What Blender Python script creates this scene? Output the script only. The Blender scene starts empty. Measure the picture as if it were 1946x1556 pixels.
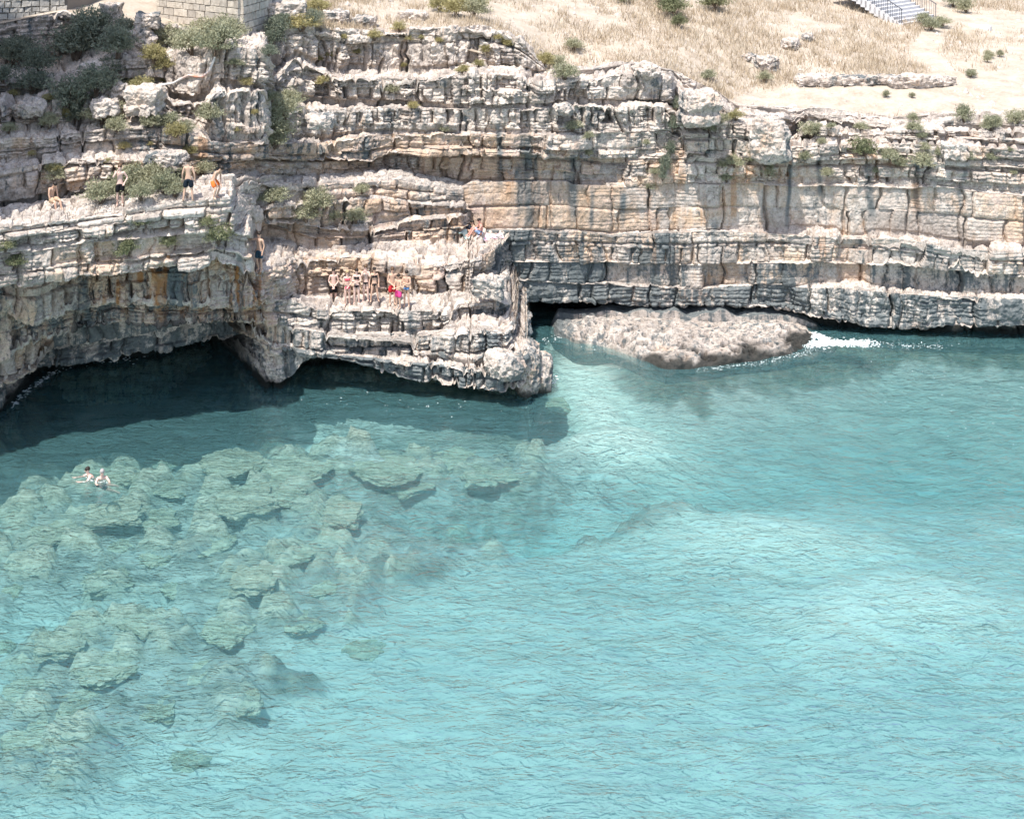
import bpy, bmesh, math, random
import numpy as np
from mathutils import Vector, Matrix

# ------------------------------------------------------------------ camera, sky, sun, exposure
scene = bpy.context.scene
COL = scene.collection
CAM_H, FPX, CX, HORIZON = 27.0, 2700.0, 973.0, -368.0
cam_data = bpy.data.cameras.new('camera')
cam_data.sensor_width = 36.0
cam_data.lens = FPX / 1946.0 * 36.0
cam_data.shift_y = -(778.0 - HORIZON) / 1946.0
cam_data.clip_start, cam_data.clip_end = 0.5, 3000.0
cam = bpy.data.objects.new('camera', cam_data)
cam.location = (0, 0, CAM_H)
cam.rotation_euler = (math.radians(90), 0, 0)
COL.objects.link(cam)
scene.camera = cam

SUN_EL, SUN_AZ = math.radians(66.0), math.radians(30.0)      # azimuth: to the left of straight behind the camera
sun_dir = Vector((-math.sin(SUN_AZ) * math.cos(SUN_EL), -math.cos(SUN_AZ) * math.cos(SUN_EL), math.sin(SUN_EL)))
world = bpy.data.worlds.new('World')
scene.world = world
world.use_nodes = True
wn = world.node_tree
bg = wn.nodes['Background']
skyn = wn.nodes.new('ShaderNodeTexSky')
skyn.sky_type = 'NISHITA'
skyn.sun_disc = False
skyn.sun_elevation = SUN_EL
skyn.sun_rotation = math.atan2(sun_dir.x, sun_dir.y)
skyn.air_density, skyn.dust_density, skyn.ozone_density = 1.0, 2.0, 1.0
wn.links.new(skyn.outputs[0], bg.inputs[0])
bg.inputs[1].default_value = 0.15
sl = bpy.data.lights.new('sun', 'SUN')
sl.energy, sl.angle, sl.color = 4.0, math.radians(0.53), (1.0, 0.955, 0.89)
sun = bpy.data.objects.new('sun', sl)
sun.rotation_euler = (-sun_dir).to_track_quat('-Z', 'Y').to_euler()
sun.location = (-40, -20, 80)
COL.objects.link(sun)
scene.view_settings.view_transform = 'Standard'
scene.view_settings.look = 'None'
scene.view_settings.exposure = 0.72
scene.view_settings.gamma = 1.0
scene.view_settings.use_curve_mapping = False
scene.cycles.max_bounces = 8
scene.cycles.transparent_max_bounces = 12
scene.cycles.use_denoising = True
scene.cycles.denoiser = 'OPENIMAGEDENOISE'

# ------------------------------------------------------------------ helpers
f32 = np.float32
def pt(px, py, d):
    """a point of the place, from a sight line of the camera and its distance"""
    return Vector(((px - CX) * d / FPX, d, CAM_H - (py - HORIZON) * d / FPX))
def zof(py, d): return CAM_H - (py - HORIZON) * d / FPX
def dof(py, z): return (CAM_H - z) * FPX / (py - HORIZON)

def _h(i, seed):
    i = i.astype(np.uint32)
    i = i * np.uint32(0x9E3779B1) + np.uint32((seed * 0x85EBCA6B + 0x165667B1) & 0xFFFFFFFF)
    i ^= i >> np.uint32(15); i *= np.uint32(0x2C1B3C6D)
    i ^= i >> np.uint32(12); i *= np.uint32(0x297A2D39)
    i ^= i >> np.uint32(15)
    return i
def hash1(i, seed=0):
    return (_h(np.asarray(i, dtype=np.int64) & 0xFFFFFFFF, seed) >> np.uint32(8)).astype(f32) * f32(1 / 16777216.0)
def hash2(i, j, seed=0):
    i = np.asarray(i, dtype=np.int64); j = np.asarray(j, dtype=np.int64)
    return hash1((i * 73856093) ^ (j * 19349663), seed)
def hash3(i, j, k, seed=0):
    i = np.asarray(i, dtype=np.int64); j = np.asarray(j, dtype=np.int64); k = np.asarray(k, dtype=np.int64)
    return hash1((i * 73856093) ^ (j * 19349663) ^ (k * 83492791), seed)
def vnoise(x, y, z, seed=0):
    """smooth value noise, -1..1"""
    x = np.asarray(x, f32); y = np.asarray(y, f32); z = np.asarray(z, f32)
    x, y, z = np.broadcast_arrays(x, y, z)
    xi = np.floor(x); yi = np.floor(y); zi = np.floor(z)
    fx = x - xi; fy = y - yi; fz = z - zi
    fx = fx * fx * (3 - 2 * fx); fy = fy * fy * (3 - 2 * fy); fz = fz * fz * (3 - 2 * fz)
    xi = xi.astype(np.int64); yi = yi.astype(np.int64); zi = zi.astype(np.int64)
    out = np.zeros(x.shape, f32)
    for a in (0, 1):
        wx = fx if a else 1 - fx
        for b in (0, 1):
            wy = fy if b else 1 - fy
            for c in (0, 1):
                wz = fz if c else 1 - fz
                out += wx * wy * wz * hash3(xi + a, yi + b, zi + c, seed)
    return out * 2 - 1
def fbm(x, y, z, oct=4, seed=0, gain=0.5, lac=2.1):
    o = 0; a = 1.0; n = 0
    for i in range(oct):
        o = o + a * vnoise(x * lac ** i, y * lac ** i, z * lac ** i, seed + i * 17)
        n += a; a *= gain
    return o / n
def worley(x, y, z, seed=0):
    """distance to the nearest and second nearest feature point"""
    xi = np.floor(x).astype(np.int64); yi = np.floor(y).astype(np.int64); zi = np.floor(z).astype(np.int64)
    f1 = np.full(x.shape, 9.0, f32); f2 = np.full(x.shape, 9.0, f32)
    for a in (-1, 0, 1):
        for b in (-1, 0, 1):
            for c in (-1, 0, 1):
                i, j, k = xi + a, yi + b, zi + c
                dx = i + hash3(i, j, k, seed) - x; dy = j + hash3(i, j, k, seed + 1) - y; dz = k + hash3(i, j, k, seed + 2) - z
                d = np.sqrt(dx * dx + dy * dy + dz * dz).astype(f32)
                f2 = np.minimum(f2, np.maximum(f1, d)); f1 = np.minimum(f1, d)
    return f1, f2
def sstep(a, b, x):
    t = np.clip((np.asarray(x) - a) / (b - a), 0, 1); return t * t * (3 - 2 * t)

def mesh_np(name, V, F, mat=None, attrs=None, smooth=False):
    """V (n,3), F (m,3|4) -> mesh datablock"""
    me = bpy.data.meshes.new(name)
    V = np.ascontiguousarray(V, f32); F = np.ascontiguousarray(F, np.int32)
    m, k = F.shape
    me.vertices.add(len(V)); me.vertices.foreach_set('co', V.ravel())
    me.loops.add(m * k); me.loops.foreach_set('vertex_index', F.ravel())
    me.polygons.add(m); me.polygons.foreach_set('loop_start', np.arange(0, m * k, k, dtype=np.int32))
    if smooth: me.polygons.foreach_set('use_smooth', np.ones(m, bool))
    else: me.polygons.foreach_set('use_smooth', np.zeros(m, bool))
    for an, arr in (attrs or {}).items():
        me.attributes.new(an, 'FLOAT', 'POINT').data.foreach_set('value', np.ascontiguousarray(arr, f32).ravel())
    me.update(calc_edges=True)
    if mat: me.materials.append(mat)
    return me
def link(name, me, parent=None, **props):
    o = bpy.data.objects.new(name, me)
    COL.objects.link(o)
    if parent is not None: o.parent = parent
    for k, v in props.items(): o[k] = v
    return o
def thing(name, loc, label, category, group=None):
    o = bpy.data.objects.new(name, None); COL.objects.link(o); o.location = loc
    o.empty_display_size = 0.2
    o['label'] = label; o['category'] = category
    if group: o['group'] = group
    return o
def grid_faces(nv, nu):
    i = np.arange(nv - 1)[:, None] * nu + np.arange(nu - 1)[None, :]
    return np.stack([i, i + 1, i + nu + 1, i + nu], -1).reshape(-1, 4)

# ------------------------------------------------------------------ materials
class NT:
    def __init__(s, name):
        s.m = bpy.data.materials.new(name); s.m.use_nodes = True
        s.t = s.m.node_tree; s.t.nodes.clear()
        s.out = s.t.nodes.new('ShaderNodeOutputMaterial')
    def n(s, typ, **kw):
        nd = s.t.nodes.new(typ)
        for k, v in kw.items(): setattr(nd, k, v)
        return nd
    def l(s, a, b): s.t.links.new(a, b)
    def coord(s, scale=(1, 1, 1)):
        g = s.n('ShaderNodeNewGeometry'); mp = s.n('ShaderNodeMapping')
        mp.inputs['Scale'].default_value = scale
        s.l(g.outputs['Position'], mp.inputs['Vector']); return mp.outputs[0]
    def noise(s, vec, scale, detail=4, rough=0.55, dist=0.0):
        nd = s.n('ShaderNodeTexNoise'); nd.inputs['Scale'].default_value = scale
        nd.inputs['Detail'].default_value = detail; nd.inputs['Roughness'].default_value = rough
        nd.inputs['Distortion'].default_value = dist
        if vec is not None: s.l(vec, nd.inputs['Vector'])
        return nd.outputs['Fac']
    def ramp(s, fac, stops, interp='LINEAR'):
        r = s.n('ShaderNodeValToRGB'); r.color_ramp.interpolation = interp
        el = r.color_ramp.elements
        while len(el) < len(stops): el.new(0.5)
        for e, (p, c) in zip(el, stops):
            e.position = p; e.color = (c, c, c, 1) if isinstance(c, (int, float)) else (*c, 1)
        s.l(fac, r.inputs[0]); return r.outputs[0]
    def mix(s, fac, a, b, mode='MIX'):
        m = s.n('ShaderNodeMix', data_type='RGBA', blend_type=mode)
        for sock, v in ((m.inputs[0], fac), (m.inputs[6], a), (m.inputs[7], b)):
            if hasattr(v, 'links') or isinstance(v, bpy.types.NodeSocket): s.l(v, sock)
            elif isinstance(v, (int, float)): sock.default_value = v
            else: sock.default_value = (*v, 1)
        return m.outputs[2]
    def math(s, op, a, b=None):
        m = s.n('ShaderNodeMath', operation=op)
        for sock, v in ((m.inputs[0], a), (m.inputs[1], b)):
            if v is None: continue
            if isinstance(v, bpy.types.NodeSocket): s.l(v, sock)
            else: sock.default_value = v
        return m.outputs[0]
    def attr(s, name):
        a = s.n('ShaderNodeAttribute'); a.attribute_name = name; return a.outputs['Fac']
    def finish(s, color, rough=0.9, bump=None, bstr=0.3, bdist=0.05, spec=0.2, **kw):
        b = s.n('ShaderNodeBsdfPrincipled')
        if isinstance(color, bpy.types.NodeSocket): s.l(color, b.inputs['Base Color'])
        else: b.inputs['Base Color'].default_value = (*color, 1)
        if isinstance(rough, bpy.types.NodeSocket): s.l(rough, b.inputs['Roughness'])
        else: b.inputs['Roughness'].default_value = rough
        b.inputs['Specular IOR Level'].default_value = spec
        for k, v in kw.items(): b.inputs[k].default_value = v
        if bump is not None:
            bp = s.n('ShaderNodeBump'); bp.inputs['Strength'].default_value = bstr; bp.inputs['Distance'].default_value = bdist
            s.l(bump, bp.inputs['Height']); s.l(bp.outputs[0], b.inputs['Normal'])
        s.l(b.outputs[0], s.out.inputs['Surface'])
        return s.m

def rock_material(name='limestone'):
    t = NT(name)
    p = t.coord()
    big = t.noise(p, 0.35, 4, 0.6)
    fine = t.noise(p, 3.6, 8, 0.72)
    base = t.ramp(fine, [(0.31, (0.19, 0.17, 0.155)), (0.42, (0.40, 0.365, 0.33)), (0.52, (0.545, 0.503, 0.463)), (0.68, (0.64, 0.60, 0.56))])
    base = t.mix(t.ramp(big, [(0.35, 0.0), (0.7, 0.5)]), base, (0.47, 0.405, 0.36))
    # iron stained beds
    oc = t.attr('ochre')
    on = t.noise(t.coord((1, 1, 0.45)), 2.3, 6, 0.7)
    ocol = t.ramp(t.noise(p, 0.8, 4, .6), [(0.32, (0.46, 0.365, 0.325)), (0.50, (0.52, 0.41, 0.325)), (0.68, (0.48, 0.345, 0.24))])
    ocol = t.mix(t.ramp(fine, [(.35, .55), (.55, 0.)]), ocol, (0.27, 0.215, 0.17))
    om = t.math('ADD', oc, t.math('MULTIPLY', t.math('SUBTRACT', on, 0.5), 1.6))
    base = t.mix(t.ramp(om, [(0.36, 0.0), (0.72, 0.95)]), base, ocol)
    spk = t.noise(p, 12.0, 5, 0.75)
    base = t.mix(1.0, base, t.ramp(spk, [(0.32, (0.50, 0.49, 0.48)), (0.46, (1.0, 1.0, 1.0)), (0.66, (1.20, 1.20, 1.20))]), 'MULTIPLY')
    # every block weathers to its own tone
    tint = t.attr('tint')
    base = t.mix(1.0, base, t.ramp(tint, [(0.0, (0.68, 0.65, 0.63)), (0.5, (1.0, 0.965, 0.93)), (1.0, (1.18, 1.14, 1.09))]), 'MULTIPLY')
    # dark water marks: streaks that hang down the face
    dk = t.attr('dark')
    sn = t.noise(t.coord((2.4, 2.4, 0.20)), 1.0, 6, 0.68)
    dfin = t.noise(p, 4.0, 7, 0.78)
    dsum = t.math('ADD', dk, t.math('ADD', t.math('MULTIPLY', t.math('SUBTRACT', sn, 0.5), 2.0), t.math('MULTIPLY', t.math('SUBTRACT', 0.5, dfin), 1.7)))
    dmask = t.ramp(dsum, [(0.48, 0.0), (0.78, 0.92)])
    dcol = t.ramp(dfin, [(0.3, (0.060, 0.078, 0.086)), (0.7, (0.16, 0.185, 0.19))])
    base = t.mix(dmask, base, dcol)
    base = t.mix(t.attr('streak'), base, dcol)
    # rust streaks
    rn = t.noise(t.coord((2.6, 2.6, 0.12)), 0.8, 3)
    base = t.mix(t.math('MULTIPLY', t.attr('rust'), t.ramp(rn, [(0.55, 0.0), (0.66, 0.9)])), base, (0.36, 0.17, 0.06))
    # black algae at the water line, plus shade painted into the sea cave
    base = t.mix(t.attr('wet_shade'), base, (0.022, 0.024, 0.022))
    bump = t.noise(p, 9.0, 8, 0.75)
    return t.finish(base, 0.92, bump, 0.8, 0.06, 0.15)
M_ROCK = rock_material()
# ------------------------------------------------------------------ the cliff: a stack of limestone beds
def table(pts):
    a = np.array(pts, float); return lambda x: np.interp(x, a[:, 0], a[:, 1])

def build_beds(name, u, pxs, Ds, Ys, feet, zbot, top_run, seed, du_cfg, seg_cfg, curl=0.0, step=0.05):
    """u: column parameter. pxs[k](u): bearing of layer k; Ds[k](px): distance of its face; Ys[k](px): bedding line on top of layer k
    (seen on whichever of the two layers is nearer). feet[k]: optional line where the ledge meets the next face. Returns grid dict."""
    K = len(Ds)
    n0 = len(u)
    PX = np.stack([pxs(k, u) for k in range(K)])
    D = np.stack([Ds[k](PX[k]) for k in range(K)])
    Z = np.zeros((K, n0)); FZ = np.zeros((K, n0))
    for k in range(K):
        dn = np.minimum(D[k], D[k + 1]) if k + 1 < K else D[k]
        kx = np.array([a for a, b in Ys[k]], float); ky = np.array([b for a, b in Ys[k]], float)
        kd = Ds[k](kx)
        if k + 1 < K: kd = np.minimum(kd, Ds[k + 1](kx))
        ky = np.where(ky > -9000, ky, (CAM_H - (ky + 20000)) * FPX / kd + HORIZON)   # entries below -9000 carry a height instead
        Z[k] = zof(np.interp(PX[k], kx, ky), dn)
    for k in range(1, K):
        Z[k] = np.maximum(Z[k], Z[k - 1] + 0.12)
    X = (PX - CX) * D / FPX
    if curl > 0:
        nc = int(curl / 0.08); tt = np.linspace(0, curl, nc + 1)[1:]
        X = np.concatenate([X, X[:, -1:] + 0.0 * tt[None]], 1) if False else np.concatenate([X, X[:, -1:] + 0.12 * np.sin(np.minimum(tt / 2.5, 1.57))[None]], 1)
        D = np.concatenate([D, D[:, -1:] + tt[None]], 1)
        Z = np.concatenate([Z, np.repeat(Z[:, -1:], nc, 1)], 1)
    n = X.shape[1]
    # profile control points
    cp = []; seg = []                      # (X, Y, Z) arrays, segment kinds
    zb = np.full(n, zbot)
    cp.append((X[0], D[0], zb))
    lo = zb
    for k in range(K):
        cp.append((X[k], D[k], Z[k])); seg.append(('face', k))
        if k + 1 < K:
            run = D[k + 1] - D[k]
            rise = np.where(run > 0, 0.10 * run, 0.10 * run)
            zt = Z[k] + rise
            if feet and k in feet:
                fy = feet[k](PX[k + 1])
                fz = zof(fy, D[k + 1][:n0]); fz = np.where(fy > 0, fz, Z[k][:n0] + rise[:n0])
                zt[:n0] = fz
            # an overhang: the bedding line belongs to the upper bed; the lower face ends under it
            over = run < 0
            zt = np.where(over, Z[k], zt)
            low_top = np.where(over, Z[k] + 0.12 * (-run), Z[k])
            cp[-1] = (X[k], D[k], np.minimum(low_top, Z[k + 1] - 0.02))
            zt = np.minimum(zt, Z[k + 1] - 0.03)
            cp.append((X[k + 1], D[k + 1], zt)); seg.append(('tread', k))
    # the ground behind the rim, dipping under the soil
    cp.append((X[-1] * (1 + top_run / 75.0), D[-1] + top_run, Z[-1] - 0.25 * top_run)); seg.append(('tread', K - 1))
    cp = np.array(cp)                      # (Q+1, 3, n)
    Q = len(seg)
    L = np.linalg.norm(cp[1:] - cp[:-1], axis=1)    # (Q, n)
    rows = []; rq = []; rt = []
    for q in range(Q):
        m = max(2, int(np.percentile(L[q], 85) / (step if seg[q][0] == 'face' else step * 1.25)))
        m = min(m, 110 if seg[q][0] == 'face' else 70)
        for i in range(m):
            t = i / m
            rows.append(cp[q] * (1 - t) + cp[q + 1] * t); rq.append(q); rt.append(t)
    rows.append(cp[-1]); rq.append(Q - 1); rt.append(1.0)
    P = np.array(rows).transpose(0, 2, 1).astype(f32)       # (NV, n, 3)
    rq = np.array(rq); rt = np.array(rt, f32)
    # round the lips a little and let neighbouring columns blend
    for it in range(2):
        P[1:-1] = 0.25 * P[:-2] + 0.5 * P[1:-1] + 0.25 * P[2:]
    for it in range(2):
        P[:, 1:-1] = 0.25 * P[:, :-2] + 0.5 * P[:, 1:-1] + 0.25 * P[:, 2:]
    NV = P.shape[0]
    Xm, Dm = X.mean(0), D.mean(0)
    S = np.concatenate([[0], np.cumsum(np.hypot(np.diff(Xm), np.diff(Dm)))]).astype(f32)
    return dict(P=P, S=S, rq=rq, rt=rt, L=L, seg=seg, K=K, n=n, n0=n0, u=u, NV=NV, cp=cp, seed=seed)

def normals(P):
    du = np.zeros_like(P); dv = np.zeros_like(P)
    du[:, 1:-1] = P[:, 2:] - P[:, :-2]; du[:, 0] = P[:, 1] - P[:, 0]; du[:, -1] = P[:, -1] - P[:, -2]
    dv[1:-1] = P[2:] - P[:-2]; dv[0] = P[1] - P[0]; dv[-1] = P[-1] - P[-2]
    N = np.cross(du, dv); N /= np.maximum(np.linalg.norm(N, axis=2, keepdims=True), 1e-6)
    return N
def blur(A, it):
    for _ in range(it):
        A[1:-1] = 0.25 * A[:-2] + 0.5 * A[1:-1] + 0.25 * A[2:]
        A[:, 1:-1] = 0.25 * A[:, :-2] + 0.5 * A[:, 1:-1] + 0.25 * A[:, 2:]
    return A

def carve(g, cfg):
    """joints, sub-beds, blocks and weathering. cfg(kind, k) -> dict(bed, wid, amp, lump, rough)"""
    P, S, rq, rt, L, seg = g['P'], g['S'], g['rq'], g['rt'], g['L'], g['seg']
    seed = g['seed']
    N = blur(normals(P), 3); N /= np.maximum(np.linalg.norm(N, axis=2, keepdims=True), 1e-6)
    isf = np.array([sg[0] == 'face' for sg in seg])[rq]
    up_ = np.sign(np.where(np.abs(N[..., 2]) < 1e-3, 1e-3, N[..., 2]))
    Nh = N.copy(); Nh[..., 2] *= .15
    NhM = blur(np.broadcast_to((N * isf[:, None, None]).sum(0, keepdims=True) / max(1, isf.sum()), N.shape).copy(), 1)
    Nh[..., :2] = .5 * Nh[..., :2] + .5 * NhM[..., :2]
    Nv = N * .25; Nv[..., 2] = up_
    N = np.where(isf[:, None, None], Nh, Nv)
    N[1:-1] = .25 * N[:-2] + .5 * N[1:-1] + .25 * N[2:]
    N /= np.maximum(np.linalg.norm(N, axis=2, keepdims=True), 1e-6)
    NV, n = g['NV'], g['n']
    disp = np.zeros((NV, n), f32); bid = np.zeros((NV, n), np.int64)
    rng = np.random.default_rng(seed)
    Sg = np.broadcast_to(S[None], (NV, n)).astype(f32)
    wob = fbm(P[..., 0] * 0.9, P[..., 1] * 0.9, P[..., 2] * 0.9, 2, seed + 5)
    wob2 = vnoise(P[..., 0] * 3.1, P[..., 1] * 3.1, P[..., 2] * 3.1, seed + 6)
    butt = fbm(P[..., 0] * 0.22, P[..., 1] * 0.22, P[..., 2] * 0.07, 3, seed + 7)
    f1, f2 = worley(P[..., 0] * 1.5 + wob * .3, P[..., 1] * 1.5, P[..., 2] * 1.5 + wob * .3, seed + 40)
    g1, g2 = worley(P[..., 0] * 4.2 + wob2 * .3, P[..., 1] * 4.2, P[..., 2] * 4.2, seed + 43)
    rough = fbm(P[..., 0] * 2.2, P[..., 1] * 2.2, P[..., 2] * 2.2, 4, seed + 50, 0.6)
    ridg = 1 - np.abs(vnoise(P[..., 0] * 5.5, P[..., 1] * 5.5, P[..., 2] * 4.0, seed + 60)) * 2
    flute = vnoise(Sg * 3.3, 0 * Sg, P[..., 2] * 0.7, seed + 70)
    for q, (kind, k) in enumerate(seg):
        r = np.where(rq == q)[0]
        if not len(r): continue
        c = cfg(kind, k)
        T = L[q][None]                                      # (1, n)
        m = float(np.percentile(L[q], 60))
        ns = max(1, int(round(m / c['bed'])))
        w = rng.uniform(0.35, 1.6, ns) ** 1.3; b = np.concatenate([[0], np.cumsum(w) / w.sum()])
        t = rt[r][:, None] + (0.035 * wob[r] + 0.015 * wob2[r]) * min(1.0, 0.8 / max(m, 0.2))
        t = np.clip(t, 0.0001, 0.9999)
        j = np.clip(np.searchsorted(b, t.ravel(), side='right').reshape(t.shape) - 1, 0, ns - 1)
        elo = t - b[j]; ehi = b[j + 1] - t
        et = np.minimum(elo, ehi) * np.maximum(T, 0.15)
        bj = np.where(elo < ehi, j, j + 1)
        gs = hash2(bj, q, seed + 21) ** 1.6
        wj = c['wid'] * rng.uniform(0.5, 2.1, ns)
        ph = rng.uniform(0, 5, ns)
        s = Sg[r] + 0.08 * wob2[r] + 0.22 * wob[r]
        def cells(s, ww, key, jit, sd):
            i0 = np.floor(s / ww).astype(np.int64)
            def bnd(i): return (i + jit * (hash2(i, key, sd) - 0.5)) * ww
            i0 = np.where(s < bnd(i0), i0 - 1, i0); i0 = np.where(s >= bnd(i0 + 1), i0 + 1, i0)
            el = s - bnd(i0); er = bnd(i0 + 1) - s
            return i0, el, er, np.where(el < er, i0, i0 + 1)
        key = q * 131 + j
        i0, el, er, bi = cells(s + ph[j], wj[j], key, 0.85, seed + 1)
        es = np.minimum(el, er)
        hb = hash3(i0, key, 7, seed + 2); hm = hash3(i0, key, 9, seed + 3)
        tx = (hash3(i0, key, 11, seed + 12) - 0.5) * (el - er) / (el + er)
        tz = (hash3(i0, key, 13, seed + 13) - 0.5) * (elo - ehi) / (elo + ehi)
        js = hash2(bi, key, seed + 4) ** 1.1
        hbed = hash1(q * 977 + j, seed + 8)
        amp = c['amp']
        short = np.clip(T / 0.6, 0.1, 1)
        d = amp * (hb * 2 - 1) + amp * 0.9 * (hbed * 2 - 1) + amp * 1.5 * tx + amp * 1.2 * tz
        d = d - np.where(hm < c.get('miss', 0.05), amp * 2.4, 0)
        gv = c.get('joint', 0.12) * 2.0
        d = d - gv * js * np.exp(-(es / 0.06) ** 2)
        # master joints run through the whole layer
        mw = c.get('mwid', 2.4)
        im, ml, mr, mb = cells(s + 1.7 * k + 0.12 * wob[r], mw, k * 7 + (0 if kind == 'face' else 0), 0.9, seed + 31)
        em = np.minimum(ml, mr)
        d = d + c.get('mamp', 0.16) * (hash2(im, k, seed + 32) * 2 - 1 + 1.0 * (hash2(im, k, seed + 33) - .5) * (ml - mr) / (ml + mr))
        d = d - 0.40 * hash2(mb, k, seed + 34) * np.exp(-(em / 0.075) ** 2)
        along = np.clip(0.55 + 1.3 * vnoise(s * 0.35, 0 * s + bj * 3.7, 0 * s + q, seed + 22), 0.0, 1.2)
        d = d - 1.7 * c.get('groove', 0.14) * gs * along * np.exp(-(et / 0.065) ** 2)
        e = np.minimum(es + 0.15 * (1 - js), et + 0.12 * (1 - gs))
        d = d - c.get('rnd', 0.05) * np.exp(-e / 0.10)
        # small blocks inside the blocks
        n3 = max(2, int(round(m / (c['bed'] * .45))))
        t3 = np.clip(t + 0.035 * wob2[r], 0, .9999) * n3; j3 = np.floor(t3); e3 = np.minimum(t3 - j3, 1 - (t3 - j3)) * np.maximum(T, .15) / n3
        i3, a3, b3, _b = cells(s * 1.03 + 7.7 * hash1(j3.astype(int) + q * 57, seed + 61) + .1 * wob2[r], c['wid'] * .46 + 0 * s, j3.astype(np.int64) + q * 91, 0.9, seed + 62)
        e3 = np.minimum(e3, np.minimum(a3, b3))
        on3 = np.clip(.5 + 1.5 * vnoise(s * .5, t3 * .3, 0 * s + q, seed + 64), 0, 1)
        d = d + c.get('fine', 1.0) * on3 * (amp * .75 * (hash3(i3, j3.astype(np.int64), q, seed + 63) * 2 - 1) - .085 * np.exp(-(e3 / .045) ** 2))
        if kind == 'face':                            # thin bedding
            zb_ = P[r][..., 2] / c.get('thin', .19) + .55 * wob[r] + 3.3 * k; zi_ = np.floor(zb_); fz_ = zb_ - zi_
            on4 = np.clip(.35 + 1.6 * vnoise(s * .45, zb_ * .22, 0 * s + q, seed + 66), 0, 1)
            d = d + c.get('fine', 1.0) * on4 * (.075 * (hash2(zi_.astype(np.int64), np.floor(s / 1.3 + hash1(zi_.astype(np.int64), 5)).astype(np.int64), seed + 67) - .5) - .06 * np.exp(-(np.minimum(fz_, 1 - fz_) / .20) ** 2))
        d = d + c['lump'] * ((f2[r] - f1[r]) * 0.9 - 0.35) + c['lump'] * 0.35 * ((g2[r] - g1[r]) - 0.3)
        d = d + c['rough'] * (rough[r] + 0.35 * ridg[r])
        if kind == 'face': d = d + c['rough'] * 0.5 * flute[r]
        disp[r] = d * short + c.get('butt', 0.35) * butt[r]
        bid[r] = (q * 64 + j) * 100000 + (i0 % 100000)
    P2 = P + N * disp[..., None]
    g['P2'] = P2; g['bid'] = bid; g['disp'] = disp; g['wob'] = wob
    return g

# ---- the front body: left bay with its sea cave, and the stepped headland where the bathers stand
FU = np.concatenate([np.arange(-230, 900, 1.9), np.arange(900, 1000.1, 1.9)])
F_END = [998, 1002, 982, 978, 976, 970, 970, 970, 970]
def f_px(k, u): return np.where(u <= 900, u, 900 + (u - 900) / 100.0 * (F_END[k] - 900))
F_D = [
 [(-230, 59.8), (0, 63), (44, 65.7), (70, 67.2), (116, 69), (160, 71.5), (300, 74), (420, 71.8), (480, 67.6), (505, 66.0), (530, 66.0), (548, 66.8), (575, 68.6), (700, 68.6), (800, 68.2), (900, 67.4), (980, 66.6), (1010, 66.4)],
 [(-230, 59.2), (0, 62.2), (44, 64), (68, 65.2), (110, 68.5), (150, 71), (300, 73.5), (420, 71), (470, 67.5), (500, 65.8), (524, 65.6), (600, 65.6), (709, 65.2), (790, 64.7), (880, 64.2), (948, 63.9), (1000, 64.2), (1012, 65.5)],
 [(-230, 58.3), (0, 61.3), (68, 62.9), (110, 66), (140, 69), (200, 71.5), (300, 72.5), (368, 71.8), (420, 69.4), (460, 66.8), (500, 65.4), (524, 65.3), (600, 65.4), (664, 65.5), (838, 65.4), (868, 64.9), (948, 64.9), (975, 65.3), (990, 66.8)],
 [(-230, 57.2), (0, 60.6), (68, 61.8), (129, 63), (238, 63), (334, 63), (422, 63.4), (475, 64.3), (531, 65.2), (557, 65.6), (596, 65.8), (670, 65.9), (761, 65.9), (855, 66), (874, 66.6), (948, 66.8), (966, 67.2), (978, 69.0)],
 [(-230, 56), (0, 59.3), (68, 60.3), (129, 61.6), (238, 62), (334, 62.2), (422, 62.7), (463, 63.4), (475, 63.5), (544, 65.6), (562, 66.8), (600, 67.6), (719, 68), (790, 68.3), (864, 68.3), (900, 68.1), (935, 69.2), (955, 70.8), (968, 72), (976, 73.5)],
 [(-230, 55), (0, 58.2), (177, 59.6), (310, 60.5), (443, 61.2), (478, 61.8), (488, 66), (502, 68.3), (596, 69), (696, 69.6), (722, 70), (760, 70.8), (877, 71.6), (890, 72.6), (900, 76), (970, 77)],
 [(-230, 55), (0, 58.1), (177, 59.5), (310, 60.4), (443, 61), (455, 62), (470, 64), (500, 66.5), (560, 68), (640, 69.8), (727, 70.9), (767, 71.4), (884, 72.2), (894, 74), (902, 77), (970, 78)],
 [(-230, 54.9), (0, 58), (177, 59.5), (310, 60.3), (443, 61), (450, 63.7), (475, 65.0), (500, 66.8), (560, 68.5), (645, 70.3), (760, 71.5), (884, 72.6), (894, 75), (902, 78), (970, 79)],
 [(-230, 57.5), (0, 60.5), (177, 62), (310, 63), (443, 64), (560, 70), (645, 71.6), (760, 72.8), (884, 74), (894, 77), (970, 80)]]
H = lambda z: z - 20000.0
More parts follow.
